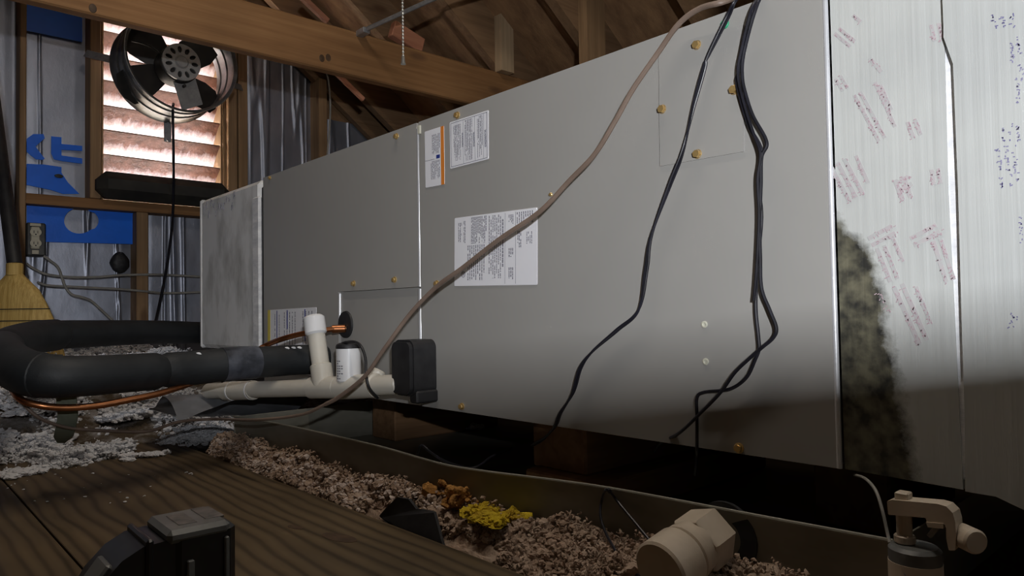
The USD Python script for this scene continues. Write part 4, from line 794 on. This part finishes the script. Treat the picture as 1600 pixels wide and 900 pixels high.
# ------------------------------------------------------------------ loose insulation
rng = np.random.default_rng(12)
BLOBS = []
for k in range(14):
    m = trimesh.creation.icosphere(2 if k < 4 else 1, 1.0); v = np.array(m.vertices)
    d_ = 0.35 + 1.3 * meshkit.fbm(v * 3.1 + k * 9.3, 3, k); v = v * d_[:, None] * rng.uniform(0.45, 1.5, 3)
    BLOBS.append((v, np.array(m.faces)))
FLAKES = []
for k in range(12):
    m = trimesh.creation.icosahedron(); v = np.array(m.vertices); v = v * rng.uniform(0.35, 1.5, (len(v), 1)) * rng.uniform(0.4, 1.4, 3); FLAKES.append((v, np.array(m.faces)))
def blobs(pts, sizes, flat=0.75, lib=None):
    vs, fs, n = [], [], 0; lib = lib or BLOBS
    for p, r in zip(pts, sizes):
        v, f = lib[rng.integers(len(lib))]
        Rm = trimesh.transformations.random_rotation_matrix(rng.random(3))[:3, :3]; w = (v @ Rm.T) * r; w[:, 2] *= flat
        vs.append(w + p); fs.append(f + n); n += len(v)
    return trimesh.Trimesh(np.vstack(vs), np.vstack(fs), process=False)
def heap(x, y):
    """height of the blown insulation beyond the deck"""
    t = np.clip((y - 1.72) / 0.62, 0, 1); t = t * t * (3 - 2 * t)
    return -0.022 + 0.19 * t * np.clip((1.25 - x) / 0.5, 0.25, 1) + 0.06 * (meshkit.fbm(np.stack([x * 7, y * 7, x * 0], -1), 4, 31) - 0.5)
hm = grid(lambda x, y: np.stack([x, y, heap(x, y)], -1), -1.6, 1.5, 1.70, 2.895, 200, 90)
path_d = np.array(path[::2])
def fluff(n, xr, yr, zf, r0, r1, thr, seed, spread=1.0, flat=0.7):
    xs_, ys_ = rng.uniform(*xr, n), rng.uniform(*yr, n)
    dens = meshkit.fbm(np.stack([xs_ * 8, ys_ * 8, xs_ * 0], -1), 3, seed); ok = dens > thr
    xs_, ys_, dens = xs_[ok], ys_[ok], dens[ok]
    lift = np.clip((dens - thr) * 0.16, 0, 0.03) * rng.uniform(0.2, 1.0, len(xs_))
    pts = np.stack([xs_, ys_, np.maximum(zf(xs_, ys_), 0.0) + lift], -1)
    keep = np.array([np.min(np.linalg.norm(path_d - p, axis=1)) > 0.046 and not (p[0] > 0.73 and p[1] < 1.85) for p in pts])
    pts = pts[keep]; extra = np.repeat(pts, 3, 0) + rng.normal(0, 0.006, (3 * len(pts), 3)); extra[:, 2] = np.abs(extra[:, 2])
    return trimesh.util.concatenate([blobs(pts, rng.uniform(r0, r1, len(pts)), flat), blobs(extra, rng.uniform(0.001, 0.0032, len(extra)), 1.0, FLAKES)])
obj('debris_bed', hm, DEBRIS, None, smooth=True, kind='stuff', label='dim brownish debris bed between the deck and the gable wall', cat='debris')
obj('white_insulation', [fluff(15000, (-0.3, 0.92), (1.70, 2.86), heap, 0.003, 0.008, 0.435, 5), fluff(4500, (-0.2, 0.5), (1.58, 1.9), heap, 0.0025, 0.006, 0.57, 5)], INSW, None, smooth=False, kind='stuff', label='blown white insulation heaped behind the black pipes', cat='insulation')
# strip between the deck edge and the pan wall
def pan_x(y): return np.interp(y, rim[::1, 1], rim[:, 0]) if rim[0, 1] < rim[-1, 1] else np.interp(y, rim[::-1, 1], rim[::-1, 0])
def strip_z(t, y): return -0.015 + 0.045 * t + 0.045 * (meshkit.fbm(np.stack([t * 4, y * 16, y * 0], -1), 5, 8) - 0.5)
sm = grid(lambda t, y: np.stack([X_EDGE + 0.002 + t * (pan_x(y) + 0.004 - X_EDGE), y, strip_z(t, y)], -1), 0, 1, -0.1, 1.64, 40, 400)
n_ = 5500; tt, yy = rng.uniform(0.03, 0.92, n_), rng.uniform(0.1, 1.62, n_)
pts = np.stack([X_EDGE + 0.004 + tt * (pan_x(yy) - 0.010 - X_EDGE), yy, strip_z(tt, yy) + rng.uniform(0.0, 0.010, n_)], -1)
sz = rng.uniform(0.0018, 0.0062, n_)
sz = np.minimum(sz, np.maximum(0.003, (pan_x(yy) - pts[:, 0]) * 0.75)); ok = (np.linalg.norm(pts - h1, axis=1) > 0.05) & ~((pts[:, 0] < 0.588) & (pts[:, 1] > 0.66) & (pts[:, 1] < 0.97))
n2 = 26000; t2, y2 = rng.uniform(0.01, 0.97, n2), rng.uniform(-0.05, 1.63, n2)
p2 = np.stack([X_EDGE + 0.003 + t2 * (pan_x(y2) - 0.004 - X_EDGE), y2, strip_z(t2, y2) + rng.uniform(0.001, 0.015, n2) * meshkit.fbm(np.stack([t2 * 9, y2 * 40, y2 * 0], -1), 3, 3) * 1.6], -1)
ok2 = (np.linalg.norm(p2 - h1, axis=1) > 0.045) & ~((p2[:, 0] < 0.588) & (p2[:, 1] > 0.66) & (p2[:, 1] < 0.97))
obj('tan_insulation', [sm, blobs(pts[ok], sz[ok], 0.9), blobs(p2[ok2], rng.uniform(0.0012, 0.0034, ok2.sum()), 1.0, FLAKES)], INST, None, smooth=False, kind='stuff', label='tan blown insulation strewn between the deck edge and the drain pan', cat='insulation')
far = rng.uniform(0, 1, (1500, 2)); yy = 0.75 + 0.87 * far[:, 1] ** 0.7; tt = 0.05 + 0.8 * far[:, 0]
pts = np.stack([X_EDGE + 0.004 + tt * (pan_x(yy) - 0.012 - X_EDGE), yy, strip_z(tt, yy) + rng.uniform(0.004, 0.013, len(yy))], -1)
pts = pts[~((pts[:, 0] < 0.592) & (pts[:, 1] < 0.98))]
obj('white_insulation', blobs(pts, rng.uniform(0.0018, 0.005, len(pts)), 0.8), INSP, None, smooth=False, kind='stuff', label='paler insulation bits lying over the far half of the tan strip', cat='insulation')
def heap_z(px, py):
    for d in np.linspace(1.0, 2.9, 400):
        p = P(px, py, d=d)
        if p[1] > 1.70 and p[2] <= max(0.0, float(heap(np.array([p[0]]), np.array([p[1]]))[0])): return float(p[2])
    return 0.0
def clump(px, py, r, label, mat=INSW, Z=0.0, n=9, flat=0.7, name='insulation_clump', spread=(1, 1), cat='insulation clump'):
    Z = heap_z(px, py) if Z == 'heap' else Z
    c = P(px, py, Z=Z); k = int(60 + 150 * (r / 0.04) ** 2)
    cen = np.c_[np.clip(rng.normal(0, 0.55, n), -.9, .9) * r * spread[0], np.clip(rng.normal(0, 0.55, n), -.9, .9) * r * spread[1], np.abs(rng.normal(0, r * 0.30 * flat, n)) + 0.002]
    q = c + cen[rng.integers(n, size=k)] + rng.normal(0, r * 0.20, (k, 3)) * V(1, 1, 0.6 * flat)
    m = blobs(q, rng.uniform(0.0028, 0.0085, k), 0.4 + 0.4 * flat); m.vertices[:, 2] = np.maximum(m.vertices[:, 2], Z - 0.0005)
    obj(name, m, mat, None, smooth=False, label=label, cat=cat)
clump(48, 712, 0.075, 'largest bright white clump on the deck at the far left', n=16)
clump(112, 722, 0.042, 'white insulation clump on the deck below the hanging strap', n=10)
clump(22, 742, 0.035, 'flat white flake at the left edge of the photo', n=6, flat=0.25, spread=(1.6, 1))
clump(46, 741, 0.022, 'small flat white flake beside the left edge flake', n=4, flat=0.25)
clump(178, 703, 0.045, 'yellowish white clump on the deck between strap and drain pan', n=10)
clump(150, 690, 0.03, 'small white clump just right of the hanging strap', n=6)
clump(285, 688, 0.045, 'round white clump under the brown wire near the pan end', n=9)
clump(222, 716, 0.03, 'thin greyish flake farthest right on the far deck edge', n=6, flat=0.3, spread=(1.8, 1))
clump(778, 813, 0.036, 'bright yellow fibreglass tuft against the pan wall', INSY, Z=0.03, n=14, flat=0.45, spread=(0.5, 1.2), name='insulation_tuft')
clump(710, 784, 0.042, 'brown-orange fibreglass tuft behind the black rubber scrap', INSO, Z=0.03, n=24, spread=(0.5, 0.9), flat=0.9, name='insulation_tuft')
clump(272, 548, 0.085, 'white insulation mound between the two black pipe runs beside the plenum', n=18, Z='heap')
clump(28, 642, 0.10, 'large white insulation mound at the left edge under the pipe bend', n=20, Z='heap')
clump(246, 628, 0.07, 'white insulation mound seen just above the copper pipe', n=14, Z='heap')
clump(215, 652, 0.08, 'white insulation mound just below the copper pipe middle', n=16, Z='heap')
clump(735, 672, 0.022, 'grey insulation puff in the dark under the air handler', Z=0.0815 if False else 0.0008, n=6)
rng2 = random.Random(9)
crumbs = [P(rng2.uniform(10, 330), rng2.uniform(735, 790), Z=0.001) for _ in range(26)]
obj('crumbs', blobs(np.array(crumbs), [rng2.uniform(0.001, 0.0028) for _ in crumbs], 0.5), INSW, None, smooth=True, kind='stuff', label='scattered white crumbs on the plywood deck', cat='crumbs')

rs = pxpoly([(597, 805), (621, 777), (634, 781), (644, 797), (673, 802), (686, 828), (702, 861), (672, 852), (634, 833)], X=0.572)
m = prism(rs.segmentize(0.006), 'x', 0.0, 0.004); v = np.array(m.vertices); v[:, 0] = 0.570 + v[:, 0] + 0.10 * (v[:, 2] - v[:, 2].min()) + 0.006 * np.sin(v[:, 1] * 40)
obj('rubber_scrap', trimesh.Trimesh(v, m.faces, process=False), RUBBER, None, label='torn black rubber scrap standing at the deck edge', cat='scrap')

# ------------------------------------------------------------------ cordless tool battery on the deck
bt_ = thing('tool_battery', 'black cordless tool battery with grey painted reflections on top, on the deck', 'battery')
ZT = 0.115
q = [P(a, b, Z=ZT)[:2] for a, b in ((262, 832), (366, 811), (352, 786), (254, 800))]
e1 = (q[1] - q[0]) / np.linalg.norm(q[1] - q[0]); e2 = q[3] - q[0]; e2 = e2 - e1 * (e1 @ e2); e2 /= np.linalg.norm(e2)
W_ = np.linalg.norm(q[1] - q[0]) * 1.06; D_ = abs((q[3] - q[0]) @ e2) * 1.0
def local(m):
    v = np.array(m.vertices); v = np.c_[q[0][0] + e1[0] * v[:, 0] + e2[0] * v[:, 1], q[0][1] + e1[1] * v[:, 0] + e2[1] * v[:, 1], v[:, 2]]
    return trimesh.Trimesh(v, m.faces, process=False)
obj('case', local(rbox(0.006, W_, 0.002, D_, 0.0, ZT - 0.002, 0.006)), BATT, bt_)
obj('top_cover', local(rbox(0.0, W_ - 0.006, 0.0, D_ - 0.004, ZT - 0.012, ZT, 0.004)), GREYPL, bt_)
obj('reflection_patch', local(rbox(W_ * 0.22, W_ * 0.48, D_ * 0.2, D_ * 0.75, ZT - 0.001, ZT + 0.0006, 0.0003)), GREYPATCH, bt_, label='grey patch painted for a reflection')  # grey patches paint in reflections on the top face
obj('reflection_patch', local(rbox(W_ * 0.62, W_ * 0.9, D_ * 0.25, D_ * 0.85, ZT - 0.001, ZT + 0.0006, 0.0003)), GREYPATCH, bt_)
sh_ = local(prism([(-0.062, 0.0), (0.008, 0.0), (0.008, ZT - 0.008), (-0.018, ZT - 0.010), (-0.034, ZT - 0.018), (-0.050, ZT - 0.034), (-0.062, ZT - 0.055)], 'y', 0.006, D_ * 0.95))
obj('shoulder', sh_, BATT, bt_)
obj('latch_button', local(beam((-0.058, D_ * .45, ZT - .046), (-0.040, D_ * .45, ZT - .0225), D_ * 0.5, 0.006)), GREYPL, bt_, label='grey latch button')
obj('rib', local(rbox(-0.016, -0.010, 0.002, D_ * .97, 0.01, ZT - 0.004, 0.002)), BATT, bt_)
obj('rib', local(rbox(W_ - 0.012, W_ - 0.008, -0.0015, 0.004, 0.05, ZT - 0.014, 0.001)), GREYPL, bt_)
obj('rib', local(rbox(0.016, 0.022, -0.0015, 0.004, 0.055, ZT - 0.028, 0.001)), GREYPL, bt_)

# ------------------------------------------------------------------ the work light's housing (behind the photographer)
wk = thing('work_light', 'work light with an added shading flap on a short stand behind the camera', 'lamp')
def lampbox(r0, r1, f0, f1, z0, z1, b=0.002):
    m = rbox(r0, r1, f0, f1, z0, z1, b); v = np.array(m.vertices)
    m.vertices = V(LAMP[0], LAMP[1], 0) + np.outer(v[:, 0], HR) + np.outer(v[:, 1], HF) + np.outer(v[:, 2], V(0, 0, 1)); return m
lz = LAMP[2]; LIP, SLOPE = 0.16, 0.186
obj('head', lampbox(-0.06, 0.06, -0.05, -0.004, lz - 0.03, lz + 0.03, 0.006), BATT, wk)
m = lampbox(-0.30, 0.30, -0.004, LIP, -0.003, 0.0, 0.001); v = np.array(m.vertices); ff = (v - V(LAMP[0], LAMP[1], 0)) @ HF
v[:, 2] += lz - 0.016 - (SLOPE * LIP - 0.016) * np.clip(ff / LIP, 0, 1); m.vertices = v
obj('added_flap', m, BATT, wk)  # added flap, cuts the beam to cast the low shadow band
obj('stand', [lampbox(-0.012, 0.012, -0.04, -0.016, 0.01, lz - 0.028), lampbox(-0.09, 0.09, -0.10, 0.05, 0.0, 0.012)], BATT, wk)
